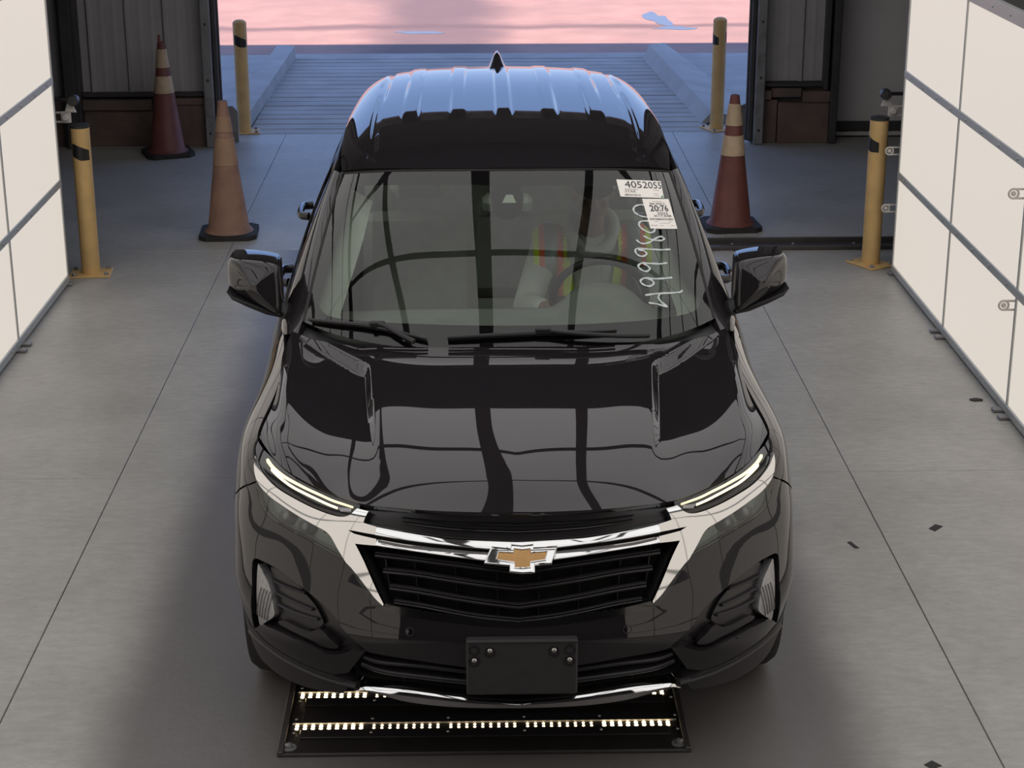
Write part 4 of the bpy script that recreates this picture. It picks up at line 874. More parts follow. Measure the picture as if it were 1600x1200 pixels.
# headlamps
for s in (1, -1):
    fl = (lambda p: np.asarray(p, float)) if s > 0 else (lambda p: flip(p)[::-1])
    hu = np.vstack([[(-.988, .952), (-.985, .93)], F['hl_low']+[0, .002], [(-.490, .9575), (-.60, .958), (-.75, .958), (-.88, .957)]])
    h = panel(WRAP, fl(hu), off=-.004, rim=.03, step=.02, name='headlamp', mat=M['gloss_black'], parent=car)
    strip(WRAP, *band(fl(cr(F['drl_upper'], 4)), .0065), -.003, .004, -.01, n=40, m=5, name='running_light', mat=M['drl'], parent=h, label='glowing upper running light strip')
    strip(WRAP, *band(fl(cr(F['drl_lower'], 4)), .0060), -.003, .003, -.01, n=30, m=5, name='running_light', mat=M['drl_pale'], parent=h, label='glowing lower running light strip')
    c = F['drl_lower'][-1]; e = F['drl_upper'][-1]
    panel(WRAP, fl([(c[0]+.004, c[1]+.004), (e[0]-.006, e[1]-.010), (e[0]-.004, e[1]-.028), (c[0]+.018, c[1]-.012)]), off=.0, rim=.006, step=.02, name='running_light_tip', mat=M['reflector'], parent=h)
    ll = np.vstack([F['chrome_low'], F['lens_low'][::-1]])
    lo = panel(WRAP, fl(ll), off=-.05, rim=-.028, step=.025, name='lower_headlamp', mat=M['lamp_inner'], parent=car)
    panel(WRAP, fl(ll), off=.0, rim=.004, step=.016, name='lamp_lens', mat=M['glass_lens'], parent=lo)
    for (u, v, r) in ((-.80, .815, .026), (-.72, .806, .024)):
        X = WRAP([(u*s, v)])[0]; N = WRAP.normal([(u*s, v)])[0]
        q = Vector((0, 0, 1)).rotation_difference(Vector((N[0]*.4, -1, N[2]*.2)).normalized()).to_matrix().to_4x4(); q.translation = Vector(X)-Vector(N)*.046
        MB().lathe([(r*1.25, 0), (r*1.3, .012), (r, .016), (r*.8, .024), (r*.4, .030), (.0005, .032)], 20).xf(q).build('projector', M['reflector'], lo)
    strip(WRAP, fl([(-.655, .822), (-.645, .805)]), fl([(-.640, .822), (-.630, .803)]), -.03, -.02, -.04, n=4, m=3, name='lamp_fin', mat=M['reflector'], parent=lo)
# lower grille, chrome lip, plate holder
lg = np.vstack([F['lg_top'], F['lg_bot']]); lg[len(F['lg_top'])-1, 0] = lg[len(F['lg_top']), 0] = 0
low = panel(WRAP, np.vstack([F['lg_top'][:-1], [(0, F['lg_top'][-1][1])], flip(F['lg_top'])[::-1][1:], flip(F['lg_bot'])[::-1][:-1], [(0, F['lg_bot'][0][1])], F['lg_bot'][1:]]), off=-.06, rim=-.036, step=.05, name='lower_grille', mat=M['void'], parent=car)
for q in ('lgs1', 'lgs2'):
    l = sym(F[q]); strip(WRAP, l+[0, .006], l-[0, .012], -.02, -.008, -.045, n=50, m=7, name='lower_slat', mat=M['grille_black'], parent=low)
for u0 in (-.36, -.24, .24, .36, -.11, .11): strip(WRAP, [(u0-.004, .335), (u0-.004, .40)], [(u0+.004, .335), (u0+.004, .40)], -.04, -.03, -.055, n=8, m=4, name='lower_rib', mat=M['grille_black'], parent=low)
lt = sym(F['lip_top']); lb = sym(F['lip_bot'][::-1])
strip(WRAP, lt, lb, .004, .012, -.07, n=70, m=9, name='chrome_lip', mat=M['chrome'], parent=car, prof=[(0, -.004), (.2, .012), (1, .004)], label='chrome lip under the lower grille')
ph = MB().box(-.159, .176, -.040, -.006, .372, .556, .006).box(-.159, .176, -.044, -.036, .548, .556, .002)
pl = ph.build('plate_bracket', M['clad'], car, 'black empty licence plate bracket')
for sx in (-1, 1):
    for (dx, z, b) in ((.143, .492, 1), (.096, .524, 1), (.143, .524, 0)):
        x = .0085+sx*dx
        if b: MB().lathe([(.0075, 0), (.0075, .003), (.004, .006), (.0005, .0065)], 12, axis='y').xf(Matrix.Translation((x, -.041, z)) @ Matrix.Rotation(PI, 4, 'Z')).build('screw', M['screw'], pl)
        MB().lathe([(.0165, 0), (.0165, .002), (.013, .0025), (.013, 0)], 18, axis='y', caps=False).xf(Matrix.Translation((x, -.0405, z-(.006 if b else 0))) @ Matrix.Rotation(PI, 4, 'Z')).build('screw_seat', M['gloss_black'], pl)
for s in (1, -1):
    uv = F['sensor'][0]*A_([s, 1]); X = Vector(WRAP([uv])[0]); N = Vector(WRAP.normal([uv])[0])
    q = Vector((0, 0, 1)).rotation_difference(N).to_matrix().to_4x4(); q.translation = X-N*.002
    so = MB().lathe([(.0112, 0), (.0108, .0035), (.0005, .0040)], 20).xf(q).build('parking_sensor', M['gloss_black'], car)
    MB().lathe([(.0135, 0), (.0135, .0045), (.0115, .0045), (.0115, .001)], 20, caps=False).xf(q).build('sensor_ring', M['clad'], so)
# windscreen, frit, markings
ws = panel(WS, [(-.795, .0), (.795, .0), (.795, .893), (-.795, .893)], off=0, rim=.004, step=.03, name='windshield', mat=M['glass_ws'], parent=car)
panel(WS, [(-.793, .002), (.793, .002), (.793, .89), (-.793, .89)], [F['clear'][::-1]], off=-.006, rim=.0, step=.03, name='frit_band', mat=M['frit'], parent=ws, label='black glass border with sensor housing')
panel(WS, F['housing_mark'], off=-.0045, rim=.001, step=.02, name='sensor_window', mat=M['trim_light'], parent=ws)
for s in (1, -1):
    l = A_([(s*.797, v) for v in np.linspace(.0, .893, 12)]); a, b = l-[.010, 0], l+[.010, 0]
    strip(WS, a if s > 0 else a, b, .0, .006, -.02, n=24, m=5, name='glass_seal', mat=M['rubber'], parent=car)
l = A_([(u, .895) for u in np.linspace(-.79, .79, 20)]); strip(WS, l+[0, .004], l-[0, .006], .0, .004, -.01, n=40, m=4, name='glass_seal', mat=M['rubber'], parent=car)
def sticker(key, texts, bars, dots=()):
    c = F[key]      # corners: bottom left, bottom right, top right, top left
    def uv(s, t): s = np.asarray(s)[..., None]; t = np.asarray(t)[..., None]; return (c[0]*(1-s)+c[1]*s)*(1-t)+(c[3]*(1-s)+c[2]*s)*t
    st = panel(WS, [c[0], c[1], c[2], c[3]], off=.0022, rim=.0012, step=.03, name='windshield_sticker', mat=M['sticker'], parent=ws, label='white printed sticker on the windshield')
    def place(v, f, nm, mat):
        v = np.asarray(v); q = uv(v[:, 0], v[:, 1]); X = WS(q)+WS.normal(q)*.0030
        # turn faces outward
        me = bpy.data.meshes.new(nm); me.from_pydata([tuple(p) for p in X], [], f); me.materials.append(mat); me.update(); return link(nm, me, st)
    for (txt, s0, s1, t0, t1, mat, bold) in texts:
        cu = bpy.data.curves.new('printed_text', 'FONT'); cu.body = txt; cu.fill_mode = 'FRONT'; cu.resolution_u = 3; cu.offset = bold
        to = bpy.data.objects.new('printed_text', cu); col.objects.link(to); bpy.context.view_layer.update()
        me = bpy.data.meshes.new_from_object(to.evaluated_get(bpy.context.evaluated_depsgraph_get())); v = np.array([p.co[:2] for p in me.vertices]); f = [tuple(p.vertices) for p in me.polygons]
        bpy.data.objects.remove(to); bpy.data.meshes.remove(me); bpy.data.curves.remove(cu)
        lo, hi = v.min(0), v.max(0); v = (v-lo)/(hi-lo)*[s1-s0, t1-t0]+[s0, t0]; place(v, f, 'printed_text', mat)
    v, f = [], []
    for (s0, s1, t0, t1, n, fill) in bars:
        g = np.random.default_rng(int(s0*100+t0*1000)); x = np.linspace(s0, s1, n+1)
        for k in range(n):
            w = (x[k+1]-x[k])*(fill if fill == 1 else g.uniform(.25, .85)); b = len(v); v += [(x[k], t0), (x[k]+w, t0), (x[k]+w, t1), (x[k], t1)]; f.append((b, b+1, b+2, b+3))
    place(v, f, 'printed_bars', M['ink_grey'])
    for (s0, t0, r) in dots:
        v = [(s0+r*math.cos(a)*.5, t0+r*math.sin(a)) for a in np.linspace(0, 2*PI, 12, endpoint=False)]; place(v, [tuple(range(12))], 'printed_dot', M['green_dot'])
sticker('sticker1', [('4052055', .145, .985, .53, .92, M['ink'], .0), ('STAR', .12, .345, .25, .39, M['ink_grey'], 0)], [(.10, .44, .06, .16, 24, .5), (.12, .40, .44, .46, 1, 1), (.74, .90, .42, .435, 1, 1), (.74, .86, .22, .235, 1, 1), (.74, .88, .10, .115, 1, 1)], [(.955, .07, .06)])
sticker('sticker2', [('Sale 2026 21', .20, .76, .80, .865, M['ink'], .01), ('20:76', .16, .84, .565, .78, M['ink'], .015), ('2023', .36, .76, .455, .535, M['ink'], 0), ('X17,048', .22, .88, .365, .445, M['ink'], 0), ('STAR', .05, .26, .075, .115, M['ink_grey'], 0)],
        [(.06, .94, .275, .335, 44, .5), (.2, .84, .215, .225, 1, 1), (.35, .75, .17, .18, 1, 1), (.34, .92, .09, .10, 1, 1), (.30, .68, .905, .915, 1, 1)])
for k in range(8):
    l = cr(F['chalk%d' % k], 6); X = WS(l)+WS.normal(l)*.0012; m_ = MB()
    # a flat hand-drawn stroke
    N = WS.normal(l); T = np.gradient(X, axis=0); S_ = np.cross(N, T); S_ /= np.maximum(np.linalg.norm(S_, axis=1), 1e-9)[:, None]
    w = .0036*(1+.2*np.sin(np.arange(len(l))*.9)); v = np.concatenate([X+S_*w[:, None], X-S_*w[:, None]]); n = len(l)
    v = np.concatenate([v, v+np.tile(N, (2, 1))*.0008])
    f = [(2*n+i, 2*n+i+1, 3*n+i+1, 3*n+i) for i in range(n-1)]+[(n+i, n+i+1, i+1, i) for i in range(n-1)]+[(i, i+1, 2*n+i+1, 2*n+i) for i in range(n-1)]+[(3*n+i, 3*n+i+1, n+i+1, n+i) for i in range(n-1)]
    m_.add(v, f).build('chalk_digit', M['chalk'], ws, 'white handwritten digit on the glass', smooth=60)
# wipers
def on_ws(l, h): l = cr(l, 4); return WS(l)+WS.normal(l)*np.asarray(h)[:, None] if hasattr(h, '__len__') else WS(l)+WS.normal(l)*h
for a, b in (('wiperA', 'armA'), ('wiperB', 'armB')):
    w = on_ws(F[a], .018); n = len(w); r = np.interp(np.arange(n), [0, n*.45, n-1], [.006, .010, .004])
    wp = MB().tube(w, r, 8).build('wiper', M['black_plastic'], car)
    MB().tube(on_ws(F[a], .006), .004, 6).build('wiper_blade', M['rubber'], wp)
    MB().tube(on_ws(F[b], .030), np.linspace(.006, .010, len(cr(F[b], 4))), 8).build('wiper_arm', M['black_plastic'], wp)
    c = on_ws(F[b][:2], .024)[0]; MB().box(c[0]-.028, c[0]+.028, c[1]-.012, c[1]+.012, c[2]-.010, c[2]+.012, .004).build('wiper_clip', M['black_plastic'], wp)
# cowl under the glass
MB().add([tuple(p) for p in np.vstack([HOOD(np.c_[np.linspace(-.88, .88, 24), np.full(24, 1.098)])+[0, 0, -.02], WS(np.c_[np.linspace(-.79, .79, 24), np.full(24, .015)])+[0, .0, -.03]])], [(i, i+1, 24+i+1, 24+i) for i in range(23)]).build('cowl_panel', M['black_plastic'], car)
# roof, pillars, side frames, side glass
panel(ROOF, [(-.688, .012), (.688, .012), (.688, 2.445), (-.688, 2.445)], rim=.010, step=.0135, name='roof_panel', mat=P_, parent=car)
def mir(o_mb_v): return [(-x, y, z) for x, y, z in o_mb_v]
frame = [(1.60, 1.00), (1.62, 1.05), (1.80, 1.21), (1.97, 1.37), (2.12, 1.495), (2.25, 1.522), (2.55, 1.537), (2.92, 1.546), (3.30, 1.542), (3.68, 1.526), (3.98, 1.498), (4.22, 1.46), (4.33, 1.30), (4.40, 1.12), (4.10, 1.095), (3.655, 1.085), (3.3, 1.07), (2.6, 1.05), (1.75, 1.035)]
w1 = [(1.79, 1.095), (2.60, 1.115), (2.585, 1.475), (2.27, 1.470), (2.16, 1.44)]
w2 = [(2.70, 1.118), (3.34, 1.135), (3.40, 1.22), (3.36, 1.470), (2.69, 1.480)]
w3 = [(3.47, 1.145), (4.00, 1.18), (3.86, 1.36), (3.74, 1.43), (3.44, 1.462)]
for lf in (False, True):
    panel(SIDE, frame[1:], [w1, w2, w3], off=.0, rim=.02, step=.05, name='body_side_frame', mat=M['gloss_black'], parent=car, left=lf)
    for w in (w1, w2, w3): panel(SIDE, w, off=-.008, rim=.003, step=.08, name='side_window', mat=M['glass_side'], parent=car, left=lf)
    bl = A_([(1.64, 1.062), (2.2, 1.078), (2.7, 1.09), (3.3, 1.105), (3.75, 1.125), (4.05, 1.15)])
    m_ = strip(SIDE, bl+[0, .010], bl-[0, .010], .0, .007, -.01, n=30, m=5, name='window_trim', mat=M['gloss_black'], parent=car)
    if lf:
        m_.data.vertices.foreach_set('co', np.array([(-v.co.x, v.co.y, v.co.z) for v in m_.data.vertices]).ravel()); m_.data.flip_normals(); m_.data.update()
    # windscreen pillar
    t = np.linspace(0, 1, 14); wsv = WS(np.c_[np.full(14, .80), np.clip(t, 0, 1)*.895])
    sd = SIDE(np.c_[np.interp(t, [0, .35, .72, 1], [1.60, 1.80, 1.99, 2.13]), np.interp(t, [0, .35, .72, 1], [1.045, 1.215, 1.385, 1.500])])
    wsv = np.vstack([[(.772, 1.42, 1.055)], wsv]); sd = np.vstack([[(.835, 1.50, 1.02)], sd]); n = len(wsv); v = []
    for i in range(n):
        out = np.cross(sd[min(i+1, n-1)]-sd[max(i-1, 0)], wsv[i]-sd[i]); out /= np.linalg.norm(out); out = out if out[0] > 0 else -out
        for w in np.linspace(0, 1, 7): v.append(tuple(wsv[i]+(sd[i]-wsv[i])*w+out*(.016*(1-abs(2*w-1)**2.2)+.001)))
        v.append(tuple(sd[i]-out*.03)); v.append(tuple(wsv[i]-out*.03))
    f = [(i*9+j, i*9+(j+1) % 9, (i+1)*9+(j+1) % 9, (i+1)*9+j) for i in range(n-1) for j in range(9)]+[tuple(range(9))[::-1], tuple((n-1)*9+j for j in range(9))]
    if lf: v = mir(v); f = [q[::-1] for q in f]
    MB().add(v, [q[::-1] for q in f]).build('windshield_pillar', P_, car)
    # door handles
    s = -1 if lf else 1
    for (y, z, xx) in ((2.55, .965, .906), (3.52, 1.01, .90)):
        pts = [(s*xx, y-.11, z), (s*(xx+.035), y-.09, z), (s*(xx+.044), y-.03, z+.002), (s*(xx+.044), y+.05, z+.002), (s*(xx+.034), y+.10, z), (s*xx, y+.115, z)]
        q = MB().tube(cr(pts, 4), .017, 10); q.v = [(x, yy, z+(zz-z)*1.15) for x, yy, zz in q.v]; q.build('door_handle', P_, car)
# shark fin
fz = lambda x, y: ROOF([(x, 1.78+(y-3.7)*1.0)])[0][2]
v = []; n = 12
for (y, z, w, h) in ((3.74, 1.612, .006, .004), (3.80, 1.608, .036, .016), (3.88, 1.602, .048, .046), (3.96, 1.594, .050, .082), (4.01, 1.588, .044, .094), (4.03, 1.585, .022, .05)):
    for k in range(n):
        a = PI*k/(n-1); v.append((-.012+w*math.cos(a)*(1-.55*math.sin(a)), y+.02*math.sin(a), z-.012+(h+.012)*math.sin(a)**.8))
f = [(i*n+k, i*n+k+1, (i+1)*n+k+1, (i+1)*n+k) for i in range(5) for k in range(n-1)]+[tuple(range(n))[::-1], tuple(5*n+k for k in range(n))]
MB().add(v, [q[::-1] for q in f]).build('shark_fin_antenna', P_, car, smooth=60)
# door mirrors
MIRFLIP = False
for s in (-1, 1):
    base = [(.848, 1.262), (.858, 1.274), (.880, 1.280), (.930, 1.284), (.985, 1.284), (1.025, 1.279), (1.040, 1.272), (1.050, 1.258), (1.053, 1.230), (1.051, 1.198), (1.046, 1.178), (1.034, 1.166), (1.000, 1.151), (.950, 1.131), (.900, 1.112), (.865, 1.098), (.848, 1.096), (.842, 1.108), (.843, 1.150), (.845, 1.210)]
    base = [tuple(p) for p in cr(np.vstack([base, base[:1]]), 3)[:-1]]; n = len(base)
    cx, cz_ = .945, 1.20; v = []
    rings = ((1.553, .02), (1.5535, .35), (1.555, .65), (1.557, .82), (1.560, .91), (1.566, .96), (1.578, .988), (1.600, 1.0), (1.66, 1.0), (1.705, .985), (1.722, .965), (1.722, .91), (1.700, .89))
    for (y, k) in rings:
        for x, z in base: v.append((s*(cx+(x-cx)*k), y+(.36*(x-.84)+(.9*max(0, x-1.0)**2/.06)+.20*(z-1.20))*k, cz_+(z-cz_)*k))
    R_ = len(rings); f = [(i*n+j, i*n+(j+1) % n, (i+1)*n+(j+1) % n, (i+1)*n+j) for i in range(R_-1) for j in range(n)]+[tuple(range(n))[::-1]]
    if s < 0: f = [q[::-1] for q in f]
    f = [q[::-1] for q in f] if MIRFLIP else f
    ho = MB().add(v, f).build('wing_mirror', P_, car, smooth=60)
    gv = [(s*(cx+(x-cx)*.9), 1.708+(.36*(x-.84)+.20*(z-1.20))*.9, cz_+(z-cz_)*.9) for x, z in base]; MB().add(gv, [tuple(range(n)) if s < 0 else tuple(range(n))[::-1]]).build('mirror_glass', M['chrome'], ho, 'mirror glass', smooth=0)
    lowv = [(1.046, 1.176), (1.020, 1.156), (.960, 1.131), (.895, 1.106), (.846, 1.090), (.846, 1.074), (.90, 1.086), (.965, 1.114), (1.024, 1.144)]
    q = MB().prism([(s*x, z) for x, z in lowv], 1.575, 1.70, ax='y').build('mirror_underside', M['black_plastic'], ho); bv_ = q.modifiers.new('edge', 'BEVEL'); bv_.width = .006; bv_.segments = 2
    am = [(s*.86, 1.63, 1.105), (s*.835, 1.63, 1.085), (s*.80, 1.63, 1.058)]
    q = MB().tube(cr(am, 3), [.028, .029, .030, .031, .033, .034, .036], 12); q.v = [(x, 1.63+(y-1.63)*1.5, z) for x, y, z in q.v]; q.build('mirror_arm', M['black_plastic'], ho)
# tail: simple closed back
RY_ = [(.34, 4.63, .79), (.55, 4.655, .845), (.78, 4.645, .85), (.95, 4.61, .83), (1.12, 4.56, .78), (1.32, 4.47, .68), (1.50, 4.37, .575)]
tn = [[(xm*q, y-.17*q**3.2, z) for z, y, xm in RY_] for q in (0, .35, .65, .87, 1)]
TAIL = Surf(mirror_k([0, .3, .55, .72, .83]), [.34, .55, .78, .95, 1.12, 1.34, 1.55], mirror_net(tn))
# v runs up, u to +x: seen from behind the winding is reversed, so the pieces are built on the mirrored surface
class Rev:
    def __init__(s, S): s.S = S
    def __call__(s, uv): return s.S(np.asarray(uv, float)*A_([-1, 1]))
    def normal(s, uv): return -s.S.normal(np.asarray(uv, float)*A_([-1, 1]))
TR = Rev(TAIL)
panel(TR, [(-.825, .345), (.825, .345), (.825, .74), (-.825, .74)], off=.0, rim=.02, step=.06, name='rear_bumper', mat=P_, parent=car)
panel(TR, [(-.825, .75), (.825, .75), (.80, 1.54), (-.80, 1.54)], [[(-.60, 1.17), (-.52, 1.46), (.52, 1.46), (.60, 1.17)]], off=.0, rim=.02, step=.06, name='tailgate', mat=P_, parent=car)
panel(TR, [(-.60, 1.17), (.60, 1.17), (.52, 1.46), (-.52, 1.46)], off=-.006, rim=.003, step=.1, name='rear_window', mat=M['glass_side'], parent=car)
for s in (-1, 1): panel(TR, A_([(.50, .93), (.815, .93), (.815, 1.05), (.50, 1.02)]) if s > 0 else A_([(-.815, .93), (-.50, .93), (-.50, 1.02), (-.815, 1.05)]), off=.008, rim=.02, step=.06, name='tail_lamp', mat=M['red_lamp'], parent=car)
MB().add([tuple(p) for p in np.vstack([ROOF(np.c_[np.linspace(-.6, .6, 12), np.full(12, 2.44)]), ROOF(np.c_[np.linspace(-.6, .6, 12), np.full(12, 2.44)])*A_([.92, 1, 1])+[0, .13, -.028], TAIL(np.c_[np.linspace(-.6, .6, 12), np.full(12, 1.53)])*A_([.92, 1, 1])+[0, .01, -.02]])], [(k*12+i, k*12+i+1, (k+1)*12+i+1, (k+1)*12+i) for k in range(2) for i in range(11)]).build('roof_spoiler', P_, car)
# wheels
def wheel(x, y, s):
    w = MB().lathe([(.235, -.105), (.300, -.112), (.340, -.104), (.358, -.080), (.3635, -.05), (.3635, .05), (.358, .080), (.340, .104), (.300, .112), (.235, .105)], 48, axis='x', caps=False)
    t = w.build('wheel', M['rubber'], car); t.location = (x, y, .3635)
    MB().lathe([(.236, -.10), (.228, -.08), (.215, .0), (.228, .08), (.240, .106), (.232, .110)], 40, axis='x', caps=False).xf(Matrix.Scale(s, 4, (1, 0, 0)) if s < 0 else Matrix.Identity(4)).build('rim', M['wheel_metal'], t)
    sp = MB()
    for k in range(5):
        for d in (-.16, .16):
            a = 2*PI*k/5+d; b = 2*PI*k/5+d*.4
            p, q = Vector((s*.085, .05*math.cos(b), .05*math.sin(b))), Vector((s*.098, .226*math.cos(a), .226*math.sin(a))); sp.capsule(p, q, .018, .013, 8)
    sp.lathe([(.06, .06), (.062, .085), (.045, .098), (.001, .10)], 20, axis='x') if s > 0 else sp.lathe([(.001, -.10), (.045, -.098), (.062, -.085), (.06, -.06)], 20, axis='x')
    sp.build('spokes', M['wheel_metal'], t)
    return t
for y in (.93, 3.655):
    for s in (-1, 1): wheel(s*.80, y, s)
    for s in (-1, 1):
        MB().lathe([(.40, -.16), (.40, .16)], 28, (s*.72, y, .37), axis='x', caps=False, a0=-.25, a1=PI+.25).build('wheel_liner', M['void'], car)
# inner shell that keeps the light out
ub = MB().box(-.60, .60, .22, 4.42, .26, .34, .02).box(-.50, .50, .24, 1.30, .34, .80, .03).box(-.60, .60, .60, 1.30, .80, .90, .03).box(-.80, .80, 1.40, 3.15, .26, .40, .02)
ub.build('underbody', M['void'], car)
# cabin
dsh = []; n = 40
for (y, z, q) in ((1.30, 1.035, .70), (1.50, 1.05, .74), (1.72, 1.055, .76), (1.86, 1.02, .76), (1.90, .93, .76), (1.88, .60, .74)):
    for k in range(n):
        u = -1+2*k/(n-1); dsh.append((u*q, y+(.10*abs(u)**3 if y < 1.6 else 0), z-.02*abs(u)**4+((.085 if y < 1.8 else .10)*math.exp(-((u*q-.365)/.15)**4) if 1.6 < y < 1.88 else 0)))
f = [(i*n+k, i*n+k+1, (i+1)*n+k+1, (i+1)*n+k) for i in range(5) for k in range(n-1)]
MB().add(dsh, f).build('dashboard', M['dash'], car, smooth=60)
sw_c = Vector((.365, 1.99, 1.015)); upv = Vector((0, -.34, .94)).normalized(); rt = Vector((1, 0, 0)); fw = rt.cross(upv)
sw = MB().tube([sw_c+(rt*math.cos(a)+upv*math.sin(a))*.185 for a in np.linspace(0, 2*PI, 40, endpoint=False)], .0155, 10, True).build('steering_wheel', M['wheel_grip'], car)
hb = MB().sphere((0, 0, 0), (.065, .022, .055), 16, 10)
q = Matrix((rt, -fw, upv)).transposed().to_4x4(); q.translation = sw_c-fw*.01; hb.xf(q); hb.build('wheel_hub', M['wheel_grip'], sw)
sk = MB()
for a in (0, PI, -PI/2): sk.capsule(sw_c+(rt*math.cos(a)+upv*math.sin(a))*.05, sw_c+(rt*math.cos(a)+upv*math.sin(a))*.178, .016, .012, 8)
sk.build('wheel_spokes', M['wheel_grip'], sw)
MB().tube([sw_c-fw*.02, sw_c+Vector((0, -.20, -.09))], .03, 10).build('steering_column', M['wheel_grip'], sw)
def seat(x, wdt, y0, label=None):
    c = MB().box(x-wdt/2, x+wdt/2, y0-.50, y0+.02, .50, .60, .04).build('seat', M['seat'], car)
    b = MB(); b.box(-wdt/2, wdt/2, -.055, .055, 0, .60, .045); b.xf(Matrix.Translation((x, y0+.07, .58)) @ Matrix.Rotation(math.radians(-14), 4, 'X')); b.build('backrest', M['seat'], c)
    h = MB().box(-.13, .13, -.045, .045, 0, .17, .04); h.xf(Matrix.Translation((x, y0+.235, 1.215)) @ Matrix.Rotation(math.radians(-10), 4, 'X')); h.build('headrest', M['seat'], c)
seat(.365, .50, 2.66); seat(-.365, .50, 2.66); seat(0, 1.30, 3.45)
for s in (-1, 1): # pale lining inside the windscreen pillars
    t = np.linspace(.10, .93, 14); ub = np.interp(t*.9, np.sort(F['clear_raw'][-8:-2, 1]), F['clear_raw'][-8:-2, 0][np.argsort(F['clear_raw'][-8:-2, 1])])*-1+.012
    a = A_([WS([(s*.785, v)])[0]-WS.normal([(s*.785, v)])[0]*.015 for v in t*.9]); w = np.linspace(.045, .085, 14)
    b = A_([WS([(s*(u-q), v)])[0]-WS.normal([(s*(u-q), v)])[0]*.11 for u, v, q in zip(ub, t*.9, w)])
    f = [(i, i+1, 14+i+1, 14+i) for i in range(13)]
    MB().add(np.vstack([a, b]), f if s > 0 else [q[::-1] for q in f]).build('pillar_lining', M['trim_light'], car)
hl = ROOF(np.stack(np.meshgrid(np.linspace(-.62, .62, 12), np.linspace(.04, 2.3, 10), indexing='ij'), -1).reshape(-1, 2))-[0, 0, .045]
MB().add(hl, [(i*10+j, i*10+j+1, (i+1)*10+j+1, (i+1)*10+j) for i in range(11) for j in range(9)]).build('headliner', M['trim_light'], car)
mm = MB().box(-.115, .115, -.018, .018, -.035, .035, .015); mm.xf(Matrix.Translation((.0, 1.99, 1.385)) @ Matrix.Rotation(.25, 4, 'X')); mm.build('rear_view_mirror', M['dash'], car)
MB().box(-.095, .095, 1.78, 1.90, 1.405, 1.475, .02).build('sensor_housing', M['dash'], car)

# ------------------------------------------------------------------ the driver
def remeshed(mb, name, mats, parent, voxel=.008, smooth_it=6, label=None, assign=None):
    me = mb.mesh(name, mats, 0); o = bpy.data.objects.new(name, me); col.objects.link(o)
    r = o.modifiers.new('union', 'REMESH'); r.mode = 'VOXEL'; r.voxel_size = voxel
    sm = o.modifiers.new('soft', 'SMOOTH'); sm.iterations = smooth_it; sm.factor = .5
    bpy.context.view_layer.update()
    m2 = bpy.data.meshes.new_from_object(o.evaluated_get(bpy.context.evaluated_depsgraph_get()))
    bpy.data.objects.remove(o); bpy.data.meshes.remove(me); m2.name = name
    m2.polygons.foreach_set('use_smooth', [True]*len(m2.polygons))
    if assign:
        m2.materials.clear()
        for m in mats: m2.materials.append(m)
        n = len(m2.polygons); c = np.zeros(n*3); m2.polygons.foreach_get('center', c); m2.polygons.foreach_set('material_index', assign(c.reshape(-1, 3)).astype(int))
    m2.update(); return link(name, m2, parent, label)
px = .362
per = thing('person', 'person at the steering wheel in a grey hoodie, hi-vis vest and dark cap', 'person', (px, 2.45, .60))
def L(x, y, z): return (x, y-2.45, z-.60)      # coordinates local to the driver, x from the body's middle
sh = lambda s: L(s*.178, 2.485, 1.125)
el = lambda s: L(s*.275, 2.30, .90)
wr = lambda s: L(s*.205, 2.075, .955)
hip = lambda s: L(s*.095, 2.47, .66); kn = lambda s: L(s*.14, 2.02, .74); an = lambda s: L(s*.11, 1.72, .47); 
b = MB()
b.sphere(L(0, 2.48, .70), (.165, .115, .11)); b.capsule(L(0, 2.485, .72), L(0, 2.50, .92), .125, .135)
b.sphere(L(0, 2.495, .98), (.165, .112, .16)); b.sphere(L(0, 2.49, 1.10), (.185, .085, .07)); b.capsule(L(0, 2.485, 1.12), L(0, 2.455, 1.23), .060, .052)
for s in (-1, 1):
    b.capsule(sh(s), el(s), .055, .042); b.capsule(el(s), wr(s), .042, .028)
    b.capsule(hip(s), kn(s), .088, .062); b.capsule(kn(s), an(s), .060, .042); b.capsule(an(s), L(s*.12, 1.58, .44), .042, .034)
    # hand: palm, four fingers curled round the rim, thumb on the near side
    rim = Vector(L(s*.174, 2.010, .957)); palm = Vector(L(s*.196, 2.045, .960)); w_ = Vector(wr(s))
    b.sphere(palm, (.026, .036, .040), 14, 10); b.capsule(w_, palm, .026, .028)
    tang = Vector((s*.34, -.32, .88)).normalized()
    for k, (o_, ln) in enumerate(((-.033, .82), (-.011, .97), (.011, 1.0), (.032, .93))):
        c0 = palm+tang*o_+Vector((-s*.004, -.024, 0)); c1 = rim+tang*o_+Vector((s*.012, -.030*ln, 0)); c2 = rim+tang*o_+Vector((-s*.016*ln, -.024, 0)); c3 = rim+tang*o_+Vector((-s*.024*ln, -.002, 0))
        b.capsule(c0, c1, .0098, .0092, 10); b.capsule(c1, c2, .0092, .0086, 10); b.capsule(c2, c3, .0086, .0078, 10)
    t0 = palm+tang*.026+Vector((-s*.006, .012, 0)); t1 = rim+tang*.050+Vector((-s*.002, .022, 0)); t2 = rim+tang*.062+Vector((-s*.022, .012, 0))
    b.capsule(t0, t1, .012, .0105, 10); b.capsule(t1, t2, .0105, .009, 10)
